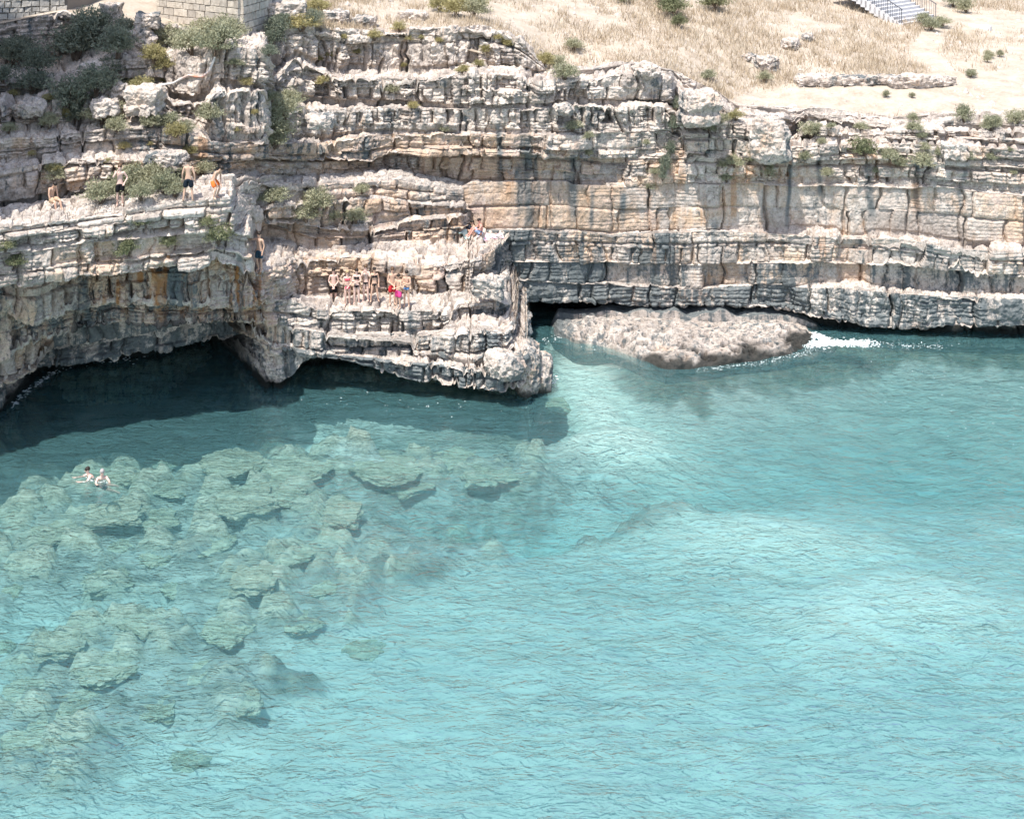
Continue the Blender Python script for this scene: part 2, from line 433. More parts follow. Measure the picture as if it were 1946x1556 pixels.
F_Y = [
 [(-230, H(0.7)), (110, H(0.7)), (300, H(0.9)), (470, H(0.8)), (505, H(0.3)), (530, H(0.25)), (548, H(0.5)), (575, H(1.3)), (612, H(1.55)), (640, H(1.5)), (709, H(1.15)), (780, H(.78)), (880, H(.60)), (948, H(.55)), (987, H(.55)), (1010, H(.7))],
 [(-230, H(2.0)), (0, H(1.9)), (68, H(1.9)), (140, H(2.2)), (300, H(2.4)), (470, H(2.2)), (524, H(2.0)), (600, H(1.85)), (709, H(1.72)), (790, H(1.7)), (838, H(1.75)), (900, H(1.6)), (974, H(1.9)), (1012, H(2.0))],
 [(-230, H(3.4)), (0, H(3.3)), (68, H(3.6)), (140, H(3.6)), (191, H(3.83)), (238, H(4.05)), (300, H(3.81)), (368, H(3.81)), (409, H(3.9)), (504, H(3.35)), (524, H(3.25)), (600, H(2.85)), (664, H(2.6)), (838, H(2.65)), (868, H(3.0)), (920, H(3.1)), (960, H(2.9)), (990, H(2.7))],
 [(-230, 640), (0, 590), (30, 606), (68, 612), (100, 602), (129, 595), (180, 586), (218, 578), (238, 582), (334, 585), (375, 588), (422, 582), (470, 585), (531, 570), (557, 572), (596, 588), (670, 590), (761, 590), (835, 594), (855, 596), (874, 577), (948, 574), (978, 582)],
 [(-230, 600), (0, 548), (65, 537), (136, 527), (204, 525), (266, 520), (290, 512), (368, 513), (409, 498), (455, 508), (463, 524), (475, 521), (544, 502), (562, 491), (600, 489), (719, 489), (735, 497), (800, 504), (864, 501), (900, 490), (935, 476), (955, 458), (968, 445), (976, 431)],
 [(-230, 545), (0, 487), (177, 462), (310, 450), (443, 441), (478, 443), (490, 440), (502, 430), (596, 432), (696, 438), (722, 428), (760, 420), (877, 410), (970, 408)],
 [(-230, 515), (0, 458), (177, 432), (310, 413), (443, 402), (475, 398), (560, 388), (640, 378), (727, 376), (800, 384), (884, 386), (970, 388)],
 [(-230, 490), (0, 432), (60, 425), (177, 406), (310, 386), (443, 373), (465, 349), (560, 346), (645, 346), (760, 340), (800, 348), (884, 360), (970, 362)],
 [(-230, 440), (0, 405), (177, 385), (310, 362), (443, 345), (560, 328), (645, 328), (760, 325), (884, 342), (970, 345)]]
f_feet = {3: table([(0, -1), (562, -1), (562.1, 562), (575, 560), (725, 556), (864, 551), (948, 555), (948.1, -1), (960, -1)]), 4: table([(0, -1), (721.9, -1), (722, 457), (800, 455), (877, 449), (890, 438), (905, 402), (970, 402)])}
gF = build_beds('front', FU, f_px, [table(t) for t in F_D], F_Y, f_feet, -7.0, 6.0, 11, None, None, curl=12.0)
def cfgF(kind, k):
    if kind == 'face':
        b = dict(bed=0.55, wid=0.75, amp=0.13, lump=0.045, rough=0.075, mamp=.20, joint=0.15, groove=0.17, butt=0.12)
        if k <= 2: b.update(bed=0.6, wid=1.1, amp=0.12, lump=0.10, rough=0.11)
        if k in (3,): b.update(wid=.9, lump=0.10, rough=0.10)
        if k >= 5: b.update(bed=0.36, wid=0.85, lump=0.09)
        if k == 8: b.update(amp=.16, lump=.2)
        return b
    return dict(bed=0.42, wid=0.75, amp=0.075, lump=0.09, rough=0.085, joint=0.15, groove=0.16, butt=0.06, rnd=0.05, miss=0.06, mamp=.08)
carve(gF, cfgF)

# ---- the back body: the high wall right across the cove, running left into the broken slope
BU = np.arange(-230, 2170, 2.0)
D0 = [(-230, 58), (0, 61), (300, 63.2), (400, 65), (500, 67.6), (520, 68.5), (560, 69.8), (600, 70.8), (700, 72.2), (740, 72.7), (880, 72.9), (930, 72.9), (975, 72.7), (1050, 73.2), (1200, 73.8), (1268, 73.7), (1282, 74.0), (1296, 73.7), (1400, 73.7), (1550, 73.4), (1700, 73.0), (1946, 72.3), (2170, 71.3)]
d0 = table(D0)
def off(pts):
    o = table(pts); return lambda px: d0(px) + o(px)
B_D = [
 off([(-230, 6), (940, 8), (1035, 9), (1062, 4.0), (1110, 2.4), (1480, 2.0), (1545, 0.8), (1600, 0.4), (2170, 0.3)]),
 off([(-230, 6), (900, .4), (980, 0.2), (1500, 0.1), (1545, -0.6), (2170, -0.7)]),
 off([(-230, 5), (900, .2), (1000, 0.0), (1330, 0), (1345, .35), (1420, .35), (1435, 0), (1590, -.1), (1605, .4), (1640, .5), (1655, 0), (2170, 0.1)]),
 off([(-230, 4), (900, .1), (1000, -0.1), (1470, -0.1), (1500, -0.5), (1590, -.5), (1605, .2), (1640, .2), (1655, -.5), (2170, -0.6)]),
 off([(-230, 1.0), (500, 0.6), (900, .1), (1200, 0.15), (1500, 0.4), (2170, 0.4)]),
 off([(-230, 0.3), (400, -.2), (500, -.2), (700, 0.2), (900, 0.3), (1100, .2), (1280, 0), (1500, 0.3), (2170, 0.3)]),
 off([(-230, 1.6), (300, 1.0), (395, 0.0), (500, -0.8), (520, -.5), (600, -.5), (740, -.55), (1000, -.5), (1090, -.4), (1130, 0), (1280, -.1), (1500, 0.2), (2170, 0.2)]),
 off([(-230, 3.0), (200, 2.8), (300, 2.6), (380, 1.6), (400, 0.2), (505, -1.2), (520, 0.1), (600, 0.2), (700, -.1), (1000, -.2), (1140, -.1), (1276, .1), (1286, .7), (1296, -.1), (1490, 0.2), (1504, 1.1), (1524, 1.1), (1560, .9), (2170, 1.0)]),
 off([(-230, 5.0), (200, 4.6), (300, 4.4), (395, 1.7), (410, 1.4), (505, -0.9), (522, 2.0), (600, 1.4), (650, .8), (900, -.2), (1000, .0), (1140, .4), (1276, .8), (1286, 1.6), (1300, 0.8), (1380, 1.0), (1400, 1.8), (1490, 1.6), (1504, 2.6), (1524, 2.6), (1560, 1.9), (2170, 1.7)]),
 off([(-230, 9.0), (120, 9.0), (200, 7.5), (300, 6.8), (400, 5.5), (500, 4.0), (560, 3.0), (600, 2.6), (720, 2.2), (900, 1.4), (1000, 1.6), (1140, 2.2), (1400, 3), (1560, 3), (2170, 3.2)])]
B_Y = [
 [(-230, H(0.5)), (900, H(1.6)), (960, 579), (990, 577), (1060, 574), (1093, 571), (1202, 582), (1323, 580), (1445, 580), (1520, 592), (1551, 600), (1640, 622), (1700, 628), (1756, 628), (1800, 618), (1850, 622), (1946, 620), (2170, 625)],
 [(-230, H(1.5)), (900, H(2.8)), (970, 534), (990, 534), (1111, 543), (1323, 549), (1400, 543), (1448, 541), (1545, 546), (1587, 545), (1720, 556), (1777, 560), (1946, 568), (2170, 580)],
 [(-230, H(3)), (900, H(3.8)), (970, 500), (1093, 501), (1172, 504), (1353, 504), (1400, 502), (1485, 501), (1587, 501), (1720, 510), (1799, 519), (1946, 526), (2170, 540)],
 [(-230, H(5.5)), (500, H(6)), (800, H(5.6)), (880, 434), (970, 436), (1093, 437), (1172, 443), (1353, 440), (1400, 440), (1581, 448), (1711, 453), (1805, 470), (1946, 480), (2170, 498)],
 [(-230, 440), (0, 388), (170, 362), (300, 347), (400, 337), (500, 332), (640, 334), (760, 336), (880, 352), (900, 345), (1078, 344), (1087, 350), (1202, 353), (1287, 347), (1400, 350), (1515, 356), (1663, 356), (1800, 360), (1946, 370), (2170, 380)],
 [(-230, 370), (0, 322), (100, 306), (200, 300), (300, 308), (400, 302), (560, 305), (700, 308), (744, 296), (851, 297), (1078, 300), (1150, 305), (1280, 300), (1400, 302), (1500, 310), (1650, 305), (1800, 312), (1946, 320), (2170, 330)],
 [(-230, 310), (0, 262), (100, 258), (200, 242), (300, 240), (390, 262), (400, 270), (520, 275), (620, 270), (700, 254), (851, 252), (1001, 254), (1100, 257), (1267, 249), (1300, 262), (1400, 265), (1500, 278), (1650, 270), (1800, 275), (1946, 282), (2170, 290)],
 [(-230, 250), (0, 204), (110, 190), (130, 212), (210, 176), (310, 172), (330, 200), (395, 190), (410, 168), (505, 170), (520, 212), (600, 205), (704, 204), (884, 207), (1000, 205), (1100, 200), (1267, 205), (1300, 222), (1400, 235), (1480, 240), (1500, 268), (1530, 240), (1650, 250), (1800, 248), (1946, 250), (2170, 255)],
 [(-230, 190), (0, 150), (100, 160), (200, 115), (300, 108), (392, 120), (404, 92), (505, 92), (520, 150), (560, 110), (600, 130), (650, 147), (811, 147), (900, 138), (985, 145), (1018, 155), (1130, 148), (1180, 142), (1225, 140), (1250, 148), (1285, 155), (1300, 185), (1365, 192), (1385, 215), (1440, 220), (1500, 225), (1530, 214), (1700, 238), (1800, 230), (1946, 238), (2170, 245)],
 [(-230, 70), (0, 44), (120, 20), (250, 60), (300, 40), (400, 70), (500, 62), (560, 40), (600, 50), (717, 54), (917, 47), (985, 70), (1010, 98), (1040, 135), (1130, 132), (1200, 118), (1290, 138), (1365, 176), (1400, 200), (1500, 205), (1700, 222), (1946, 224), (2170, 228)]]
gB = build_beds('back', BU, lambda k, u: u, B_D, B_Y, None, -7.0, 5.0, 23, None, None, step=0.055)
def cfgB(kind, k):
    if kind == 'face':
        b = dict(bed=0.65, wid=1.1, amp=0.085, lump=0.035, rough=0.06, joint=0.14, groove=0.14, butt=0.14, miss=0.03)
        if k in (2, 3): b.update(bed=.9, wid=1.15, fine=.5)
        if k == 4: b.update(bed=1.5, wid=1.7, amp=.07, fine=.3, groove=.09, mwid=2.6)
        if k <= 1: b.update(lump=0.10, rough=0.11, bed=0.5)
        if k in (5, 6): b.update(bed=0.40, wid=.9, amp=0.14, lump=0.10, rough=0.10, mamp=.2)
        if k >= 7: b.update(bed=0.45, wid=0.8, amp=0.17, lump=0.20, rough=0.15, butt=0.30, fine=1.4, miss=0.10, mamp=.28)
        return b
    return dict(bed=0.45, wid=0.75, amp=0.09, lump=0.16, rough=0.12, joint=0.14, groove=0.16, butt=0.15, rnd=0.05)
carve(gB, cfgB)

def masks_common(g):
    P = g['P2']; z = P[..., 2]
    n1 = fbm(P[..., 0] * .5, P[..., 1] * .5, z * .5, 3, 301)
    wet_shade = (1 - sstep(0.2, 0.75, z + 0.5 * n1)) * (0.35 + 0.65 * sstep(-0.5, 0.0, z))
    k = np.array([s[1] for s in g['seg']])[g['rq']][:, None] + np.zeros_like(z)
    tread = np.array([s[0] == 'tread' for s in g['seg']])[g['rq']][:, None] & np.ones_like(z, bool)
    uu = np.concatenate([g['u'], np.full(g['n'] - g['n0'], 1010.0)])[None] + np.zeros_like(z)
    hb = hash1(g['bid'], 77)                      # one value for each block
    n2 = fbm(P[..., 0] * .9, P[..., 1] * .9, z * .3, 4, 311, .6)
    tint = np.clip(0.12 + 0.76 * hb + 0.25 * n1, 0, 1)
    return P, z, k, tread, uu, hb, n1, n2, wet_shade, tint
def band(k, uu, spec):
    """spec[k] -> list of (u, value)"""
    out = np.zeros_like(uu)
    for kk, pts in spec.items():
        a = np.array(pts, float); m = k == kk
        out[m] = np.interp(uu[m], a[:, 0], a[:, 1])
    return out
def masks_front(g):
    P, z, k, tread, uu, hb, n1, n2, wet_shade, tint = masks_common(g)
    D = {0: [(0, .8)], 1: [(0, .6), (470, .6), (520, .5), (560, 1.1), (1010, 1.05)], 2: [(0, .55), (500, .55), (560, .85), (700, .9), (900, .75), (1010, .75)],
         3: [(-200, .45), (0, .5), (100, .8), (180, .75), (300, .85), (420, .6), (530, .6), (600, .62), (850, .68), (940, .7), (975, 1)],
         4: [(-200, .4), (0, .35), (120, .6), (150, .85), (200, .45), (330, .8), (400, .4), (460, .7), (500, .35), (560, .3), (720, .35), (940, .4), (955, .95), (1010, 1)],
         5: [(-200, .22), (0, .22), (170, .28), (480, .25), (520, .12), (700, .3), (770, .45), (900, .6), (1010, .8)], 6: [(0, .2), (450, .22), (500, .3), (900, .4)], 7: [(0, .2), (450, .2), (500, .35), (900, .4)], 8: [(0, .4)]}
    O = {0: [(0, .1)], 1: [(0, .3), (500, .2), (1010, .1)], 2: [(0, .8), (480, .7), (560, .3), (1010, .15)], 3: [(0, .85), (500, .8), (560, .45), (600, .3), (1010, .25)],
         4: [(0, .8), (480, .6), (540, .5), (560, .85), (720, .9), (1010, .55)], 5: [(0, .5), (440, .35), (500, .8), (900, .8)], 6: [(0, .3), (450, .3), (500, .55), (900, .75)], 7: [(0, .25), (450, .25), (500, .45), (900, .6)], 8: [(0, .3)]}
    dark = np.clip(band(k, uu, D) * (0.85 + 0.3 * (hb - .5)) + 0.55 * n2, 0, 1)
    dark = np.where(tread, dark * .35, dark)
    ochre = np.clip(band(k, uu, O) * (0.52 + 0.85 * hb) + 0.5 * n1, 0, 1)
    ochre = np.where(tread, ochre * .45, ochre)
    bay = 1 - sstep(470, 560, uu)
    rust = bay * sstep(140, 230, uu) * np.clip(.6 + n1, 0, 1) * (k >= 3) * (k <= 4)
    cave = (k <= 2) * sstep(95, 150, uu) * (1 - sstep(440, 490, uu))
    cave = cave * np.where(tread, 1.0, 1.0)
    wet_shade = np.maximum(wet_shade * np.where(uu > 620, 1 - .85 * sstep(0.30, 0.5, z), 1), cave * .9)  # cave walls and roof blackened: their shade is put into the colour
    st = 0 * z
    for c0, w in ((150, 14), (166, 7), (318, 10), (332, 6), (250, 5), (455, 7), (300, 4)):
        c1 = c0 + 5 * vnoise(z * .8, 0 * z + c0, 0 * z, 331)
        st = np.maximum(st, np.exp(-((uu - c1) / w) ** 4) * (k >= 2) * (k <= 4) * np.clip(.75 + 1.2 * n2, 0, 1))
    return dict(ochre=ochre, dark=dark, rust=rust, wet_shade=wet_shade, tint=tint, streak=st * .85)
def masks_back(g):
    P, z, k, tread, uu, hb, n1, n2, wet_shade, tint = masks_common(g)
    D = {0: [(0, 1)], 1: [(0, .9), (980, 1.2), (1150, 1.0), (1340, 1.05), (1500, .9), (1560, .8), (1900, .95), (2150, .95)], 2: [(0, .9), (970, 1.2), (1120, 1.15), (1180, .7), (1300, .95), (1400, .3), (1440, .9), (1590, .7), (1605, .25), (1640, .25), (1660, .75), (1946, .85)],
         3: [(900, .8), (970, .95), (1050, .7), (1150, .4), (1250, .85), (1330, .6), (1500, .45), (1700, .5), (1946, .55)], 4: [(0, .3), (500, .3), (900, .2), (1000, .25), (1250, .25), (1300, .25), (1946, .2)],
         5: [(0, .4), (500, .5), (700, .45), (760, .25), (1000, .35), (1250, .35), (1300, .25), (1946, .25)], 6: [(0, .3), (500, .7), (700, .7), (740, .3), (1000, .3), (1100, .4), (1250, .5), (1946, .25)],
         7: [(0, .3), (700, .4), (1000, .45), (1280, .5), (1300, .3), (1946, .3)], 8: [(0, .3), (700, .32), (1280, .4), (1946, .3)], 9: [(0, .3), (1946, .3)]}
    O = {0: [(0, .2)], 1: [(970, .1), (1130, .3), (1180, .75), (1320, .45), (1500, .1), (1946, .1)], 2: [(970, .1), (1120, .2), (1170, .85), (1240, .75), (1300, .25), (1400, .95), (1430, .4), (1600, .8), (1640, .8), (1660, .3), (1946, .15)],
         3: [(900, .7), (970, .45), (1100, .75), (1230, .6), (1350, .45), (1600, .45), (1946, .35)], 4: [(0, .3), (500, .5), (900, .9), (1250, .85), (1300, .4), (1450, .4), (1550, .5), (1946, .5)],
         5: [(0, .35), (480, .7), (700, .8), (900, 1), (1080, .8), (1250, .6), (1300, .3), (1700, .35), (1946, .35)], 6: [(0, .3), (400, .8), (700, .85), (760, 1), (1000, .8), (1100, .4), (1300, .3), (1946, .35)],
         7: [(0, .25), (700, .2), (1946, .3)], 8: [(0, .2), (1946, .2)], 9: [(0, .2), (1946, .25)]}
    dark = np.clip(band(k, uu, D) * (0.85 + 0.3 * (hb - .5)) + 0.6 * n2, 0, 1)
    dark = np.where(tread, dark * .35, dark)
    ochre = np.clip(band(k, uu, O) * (0.52 + 0.85 * hb) + 0.5 * n1, 0, 1)
    ochre = np.where(tread, ochre * .45, ochre)
    rust = (k >= 3) * (k <= 6) * np.clip(.2 + n1, 0, .5)
    deep = 1 - sstep(-.7, -.2, z)
    wet_shade = wet_shade * (1 - .8 * deep); dark = dark * (1 - .5 * deep)
    st = 0 * z
    for c0, w, z0, z1 in ((1004, 13, 5.2, 10.2), (1021, 4, 6, 9.2), (985, 7, 6, 8.6), (1087, 9, 5.6, 7.9), (1092, 6, 7.5, 9.2), (1180, 6, 5, 7), (1122, 4, 5.6, 7.2), (1500, 4, 5, 9), (1560, 6, 6.5, 9), (1655, 8, 5.5, 8.5), (1360, 7, 3.6, 5.4), (945, 6, 7.6, 10.8), (1740, 6, 5.5, 8.8), (1830, 5, 6, 8.5)):
        c1 = c0 + 6 * vnoise(z * .7, 0 * z + c0, 0 * z, 333)
        st = np.maximum(st, np.exp(-((uu - c1) / w) ** 4) * sstep(z0 - .4, z0 + .5, z + n1) * (1 - sstep(z1 - .3, z1 + .3, z)) * np.clip(.85 + 1.1 * n2, 0, 1))
    return dict(ochre=ochre, dark=dark, rust=rust, wet_shade=wet_shade, tint=tint, streak=st * .9)

def emit_cliff(name, g, masks, want=300):
    """the wall as one sheet, with the blocks that show largest cut out as pieces of their own"""
    P = g['P2']; NV, n, _ = P.shape
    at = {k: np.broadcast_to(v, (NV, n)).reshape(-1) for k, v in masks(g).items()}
    F = grid_faces(NV, n); V = P.reshape(-1, 3)
    fb = g['bid'].reshape(-1)[F[:, 0]]
    a = V[F[:, 2]] - V[F[:, 0]]; b = V[F[:, 3]] - V[F[:, 1]]
    nrm = np.cross(a, b) * .5; c = V[F].mean(1); view = c - np.array([0, 0, CAM_H])
    dist = np.linalg.norm(view, axis=1)
    px = c[:, 0] * FPX / c[:, 1] + CX; py = (CAM_H - c[:, 2]) * FPX / c[:, 1] + HORIZON
    seen = np.clip(-(nrm * view).sum(1) / dist, 0, None) / dist ** 2 * (px > 0) * (px < 1946) * (py > 0) * (py < 760) * (c[:, 2] > .3)
    ids, inv = np.unique(fb, return_inverse=True)
    score = np.bincount(inv, seen); cnt = np.bincount(inv)
    ok = (cnt > 30) & (cnt < 1400)
    top = np.argsort(-np.where(ok, score, -1))[:want]
    pick = np.zeros(len(ids), bool); pick[top] = True
    mv, mf, ma = compact(V, F[~pick[inv]], at)
    main = link(name, mesh_np(name, mv, mf, M_ROCK, ma), kind='structure')
    order = np.argsort(inv, kind='stable'); starts = np.searchsorted(inv[order], np.arange(len(ids) + 1))
    for t in top:
        f = F[order[starts[t]:starts[t + 1]]]
        v2, f2, a2 = compact(V, f, at)
        link('rock_block', mesh_np('rock_block', v2, f2, M_ROCK, a2), main)
    return main
def compact(V, F, at):
    u, inv = np.unique(F.ravel(), return_inverse=True)
    return V[u], inv.reshape(F.shape), {k: x[u] for k, x in at.items()}
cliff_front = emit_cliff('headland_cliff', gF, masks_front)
cliff_back = emit_cliff('cove_cliff', gB, masks_back)
# ------------------------------------------------------------------ sea
def sea_material():
    t = NT('sea_water')
    g = t.n('ShaderNodeNewGeometry')
    def mapped(sc, rot):
        mp = t.n('ShaderNodeMapping'); mp.inputs['Scale'].default_value = sc; mp.inputs['Rotation'].default_value = (0, 0, rot)
        t.l(g.outputs['Position'], mp.inputs['Vector']); return mp.outputs[0]
    n1 = t.noise(mapped((0.55, 1.25, 1), .12), 2.3, 3, 0.55, 0.7)
    n2 = t.noise(mapped((0.5, 1.0, 1), -.25), 0.9, 2, 0.5, .3)
    n3 = t.noise(mapped((0.7, 1.3, 1), .05), 6.0, 2, 0.5)
    rid = t.math('ABSOLUTE', t.math('SUBTRACT', n1, 0.5))
    h = t.math('ADD', t.math('MULTIPLY', t.math('MULTIPLY', rid, -2.6), t.ramp(t.noise(mapped((.12, .22, 1), .3), 1.0, 2), [(.3, .45), (.65, 1.0)])), t.math('ADD', t.math('MULTIPLY', n2, 1.1), t.math('MULTIPLY', n3, .16)))
    bp = t.n('ShaderNodeBump'); bp.inputs['Strength'].default_value = 1.0; bp.inputs['Distance'].default_value = 0.14
    t.l(h, bp.inputs['Height'])
    bq = t.n('ShaderNodeBump'); bq.inputs['Strength'].default_value = 1.0; bq.inputs['Distance'].default_value = 0.035; t.l(h, bq.inputs['Height'])
    fr = t.n('ShaderNodeFresnel'); fr.inputs['IOR'].default_value = 1.425; t.l(bp.outputs[0], fr.inputs['Normal'])
    gl = t.n('ShaderNodeBsdfGlossy'); gl.inputs['Roughness'].default_value = 0.12; t.l(bq.outputs[0], gl.inputs['Normal'])
    tr = t.n('ShaderNodeBsdfTransparent'); tr.inputs['Color'].default_value = (.96, .985, .985, 1)
    df = t.n('ShaderNodeBsdfDiffuse'); df.inputs['Color'].default_value = (.20, .50, .54, 1); t.l(bp.outputs[0], df.inputs['Normal'])
    m0 = t.n('ShaderNodeMixShader'); m0.inputs[0].default_value = 0.15; t.l(tr.outputs[0], m0.inputs[1]); t.l(df.outputs[0], m0.inputs[2])
    mx = t.n('ShaderNodeMixShader'); t.l(fr.outputs[0], mx.inputs[0]); t.l(m0.outputs[0], mx.inputs[1]); t.l(gl.outputs[0], mx.inputs[2])
    t.l(mx.outputs[0], t.out.inputs['Surface'])
    va = t.n('ShaderNodeVolumeAbsorption'); va.inputs['Color'].default_value = (0.12, 0.68, 0.725, 1); va.inputs['Density'].default_value = 0.125
    t.l(va.outputs[0], t.out.inputs['Volume'])
    return t.m
M_SEA = sea_material()
sx = np.arange(-60, 60.01, 0.14); sy = np.concatenate([np.arange(8, 30, 0.5), np.arange(30, 86, 0.14)])
GX, GY = np.meshgrid(sx, sy)
def waves(x, y):
    w = 0.05 * fbm(x * 0.45, y * 0.75, 0 * x, 3, 401) + 0.035 * vnoise(x * 0.9 + .4 * y, y * 1.6, 0 * x, 410)
    r = 1 - np.abs(vnoise(x * 0.8 + 0.25 * y, y * 1.5 - .1 * x, 0 * x, 420)) * 2
    return w + 0.03 * r
GZ = waves(GX.astype(f32), GY.astype(f32))
sea = link('sea', mesh_np('sea', np.stack([GX, GY, GZ], -1).reshape(-1, 3), grid_faces(len(sy), len(sx)), M_SEA, smooth=True), kind='structure')

# seabed: pale sand, a boulder field on the left, weed grown rock under the cliffs
def cells2(x, y, seed):
    xi = np.floor(x).astype(np.int64); yi = np.floor(y).astype(np.int64)
    f1 = np.full(x.shape, 9.0, f32); f2 = np.full(x.shape, 9.0, f32); hh = np.zeros(x.shape, f32)
    for a in (-1, 0, 1):
        for b in (-1, 0, 1):
            i, j = xi + a, yi + b
            d = np.hypot(i + .15 + .7 * hash2(i, j, seed) - x, j + .15 + .7 * hash2(i, j, seed + 1) - y).astype(f32)
            f2 = np.minimum(f2, np.maximum(f1, d)); hh = np.where(d < f1, hash2(i, j, seed + 2), hh); f1 = np.minimum(f1, d)
    return f1, f2, hh
bx = np.arange(-75, 75.01, 0.22); by = np.concatenate([np.arange(5, 33, 1.0), np.arange(33, 95, 0.17)])
BX, BY = np.meshgrid(bx, by)
BX = BX.astype(f32); BY = BY.astype(f32)
PXB = BX * FPX / BY + CX; PYB = 29 * FPX / BY + HORIZON
nb = fbm(BX * .35, BY * .35, 0 * BX, 5, 441, .6)
nbf = fbm(BX * 1.4, BY * 1.4, 0 * BX, 4, 445, .6)
def blob(cx, cy, rx, ry, ang=0):
    c, s = math.cos(math.radians(ang)), math.sin(math.radians(ang))
    dx = PXB - cx; dy = PYB - cy
    a = (dx * c + dy * s) / rx; b = (-dx * s + dy * c) / ry
    return np.exp(-(a * a + b * b) ** 1.2)
def union(lst):
    o = np.zeros_like(BX)
    for a in lst: o = np.maximum(o, blob(*a))
    return o
field = union(((180, 990, 330, 150, -8), (420, 930, 330, 90, -6), (640, 900, 300, 70, -4), (230, 1250, 260, 130, 0), (60, 1400, 200, 90, 0), (520, 1120, 230, 90, -10), (860, 900, 240, 55, 0), (760, 1010, 200, 50, 0)))
field = sstep(.22, .60, field + .45 * nb * np.clip(field * 5, 0, 1))
weed = union(((1420, 760, 90, 14, 8), (860, 850, 260, 36, 0), (1260, 960, 150, 26, -16), (700, 1080, 180, 26, -10), (500, 1270, 160, 26, 0)))
weed = sstep(.30, .62, weed + (.6 * nb + .25 * nbf) * np.clip(weed * 4, 0, 1)) * (1 - .5 * field)
shelfw = np.maximum(union(((1420, 720, 110, 22, -6), (1560, 692, 300, 16, -1), (1150, 690, 60, 16, 12), (1040, 735, 26, 30, 0))), 0)
shelfw = sstep(.25, .6, shelfw + .5 * nb * np.clip(shelfw * 4, 0, 1))
sandy = union(((1120, 760, 60, 50, 35), (1140, 800, 80, 50, 20), (1190, 850, 140, 40, 0), (1450, 1010, 260, 60, 5), (1700, 1130, 260, 80, 0), (640, 850, 120, 22, 20)))
deep = union(((1720, 790, 460, 110, 2), (760, 800, 300, 50, 0), (250, 830, 260, 40, 0), (1330, 900, 160, 30, -10), (950, 960, 200, 40, 0)))
BZ = -2.75 + 0.35 * nb + 0.55 * field + .25 * weed - 1.9 * deep + .9 * sandy + 1.5 * shelfw * (1 - field)
f1, f2, hh = cells2(BX * .62 + .25 * nbf, BY * .62 + .25 * nb, 451)
g1, g2, gh = cells2(BX * 1.45 + .3 * nbf, BY * 1.45, 455)
bump1 = sstep(.03, .34, f2 - f1) * (hh > .42) * (.25 + .75 * hh)
bump2 = sstep(.03, .30, g2 - g1) * (gh > .35) * (.3 + .7 * gh)
BZ = BZ + field * (.70 * bump1 + .22 * bump2 + .10 * nbf) + (weed + shelfw) * (.22 * bump2 + .22 * nbf)
pale = field * np.clip(-.05 + .95 * bump1 * hh + .22 * bump2 + .35 * nbf, 0, 1)
rocky = np.clip(np.maximum(np.maximum(field * (.30 + .5 * np.maximum(bump1, bump2)), weed * .8), shelfw), 0, 1)
sh_front = table([(1040, 75.2), (1046, 73.4), (1056, 72.4), (1090, 71.5), (1150, 70.9), (1180, 70.3), (1215, 69.2), (1265, 68.1), (1320, 68.3), (1400, 68.9), (1500, 69.9), (1545, 70.7), (1580, 72), (1600, 73.2)])
fwall = table(F_D[0])
Dw = np.where(PXB < 1003, fwall(PXB), np.where(PXB < 1045, 75.0, np.where(PXB < 1592, sh_front(PXB), B_D[0](PXB))))
Dw = np.where((PXB > 1560) & (PXB < 1690), np.interp(PXB, [1560, 1690], [float(sh_front(1560)), float(B_D[0](1690))]), Dw)
dist = Dw - BY
BZ = np.maximum(BZ, -0.75 - np.interp(dist, [0, 1, 4, 8, 14], [0, .6, 2.0, 3.2, 5.5]) + .25 * nb)
chan = union(((1105, 745, 50, 45, 35), (1140, 800, 75, 45, 25), (1180, 850, 120, 34, 5)))
BZ = BZ * (1 - chan) - 1.25 * chan
rocky = rocky * (1 - chan); pale = pale * (1 - chan)
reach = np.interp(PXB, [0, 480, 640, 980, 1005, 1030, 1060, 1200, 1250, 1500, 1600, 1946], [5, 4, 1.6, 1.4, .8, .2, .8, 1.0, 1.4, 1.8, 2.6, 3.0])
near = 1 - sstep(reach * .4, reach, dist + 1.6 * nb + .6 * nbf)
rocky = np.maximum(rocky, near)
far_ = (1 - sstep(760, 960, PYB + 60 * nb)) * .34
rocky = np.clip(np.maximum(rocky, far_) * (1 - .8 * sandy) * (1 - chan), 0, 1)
def seabed_material():
    t = NT('seabed_sand'); p = t.coord()
    sand = t.ramp(t.noise(p, 0.6, 5, .6), [(0.3, (0.39, 0.40, 0.385)), (0.7, (0.49, 0.50, 0.475))])
    wd = t.ramp(t.noise(p, 2.4, 6, 0.7), [(0.3, (0.03, 0.045, 0.04)), (0.5, (0.075, 0.09, 0.07)), (0.7, (0.17, 0.17, 0.125))])
    pl = t.ramp(t.noise(p, 2.8, 6, 0.7), [(0.3, (0.24, 0.235, 0.18)), (0.5, (0.38, 0.37, 0.30)), (0.7, (0.50, 0.48, 0.41))])
    sand = t.mix(t.attr('bright'), sand, (0.66, 0.66, 0.61))
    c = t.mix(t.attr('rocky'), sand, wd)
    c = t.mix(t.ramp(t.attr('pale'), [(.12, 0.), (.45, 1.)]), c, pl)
    return t.finish(c, 1.0, t.noise(p, 4, 5, .7), .5, .1, 0.0)
seabed = link('seabed', mesh_np('seabed', np.stack([BX, BY, BZ], -1).reshape(-1, 3), grid_faces(len(by), len(bx)), seabed_material(), dict(rocky=rocky, pale=pale, bright=np.clip(chan * 1.3 + .6 * sandy, 0, 1)), smooth=True), kind='structure')

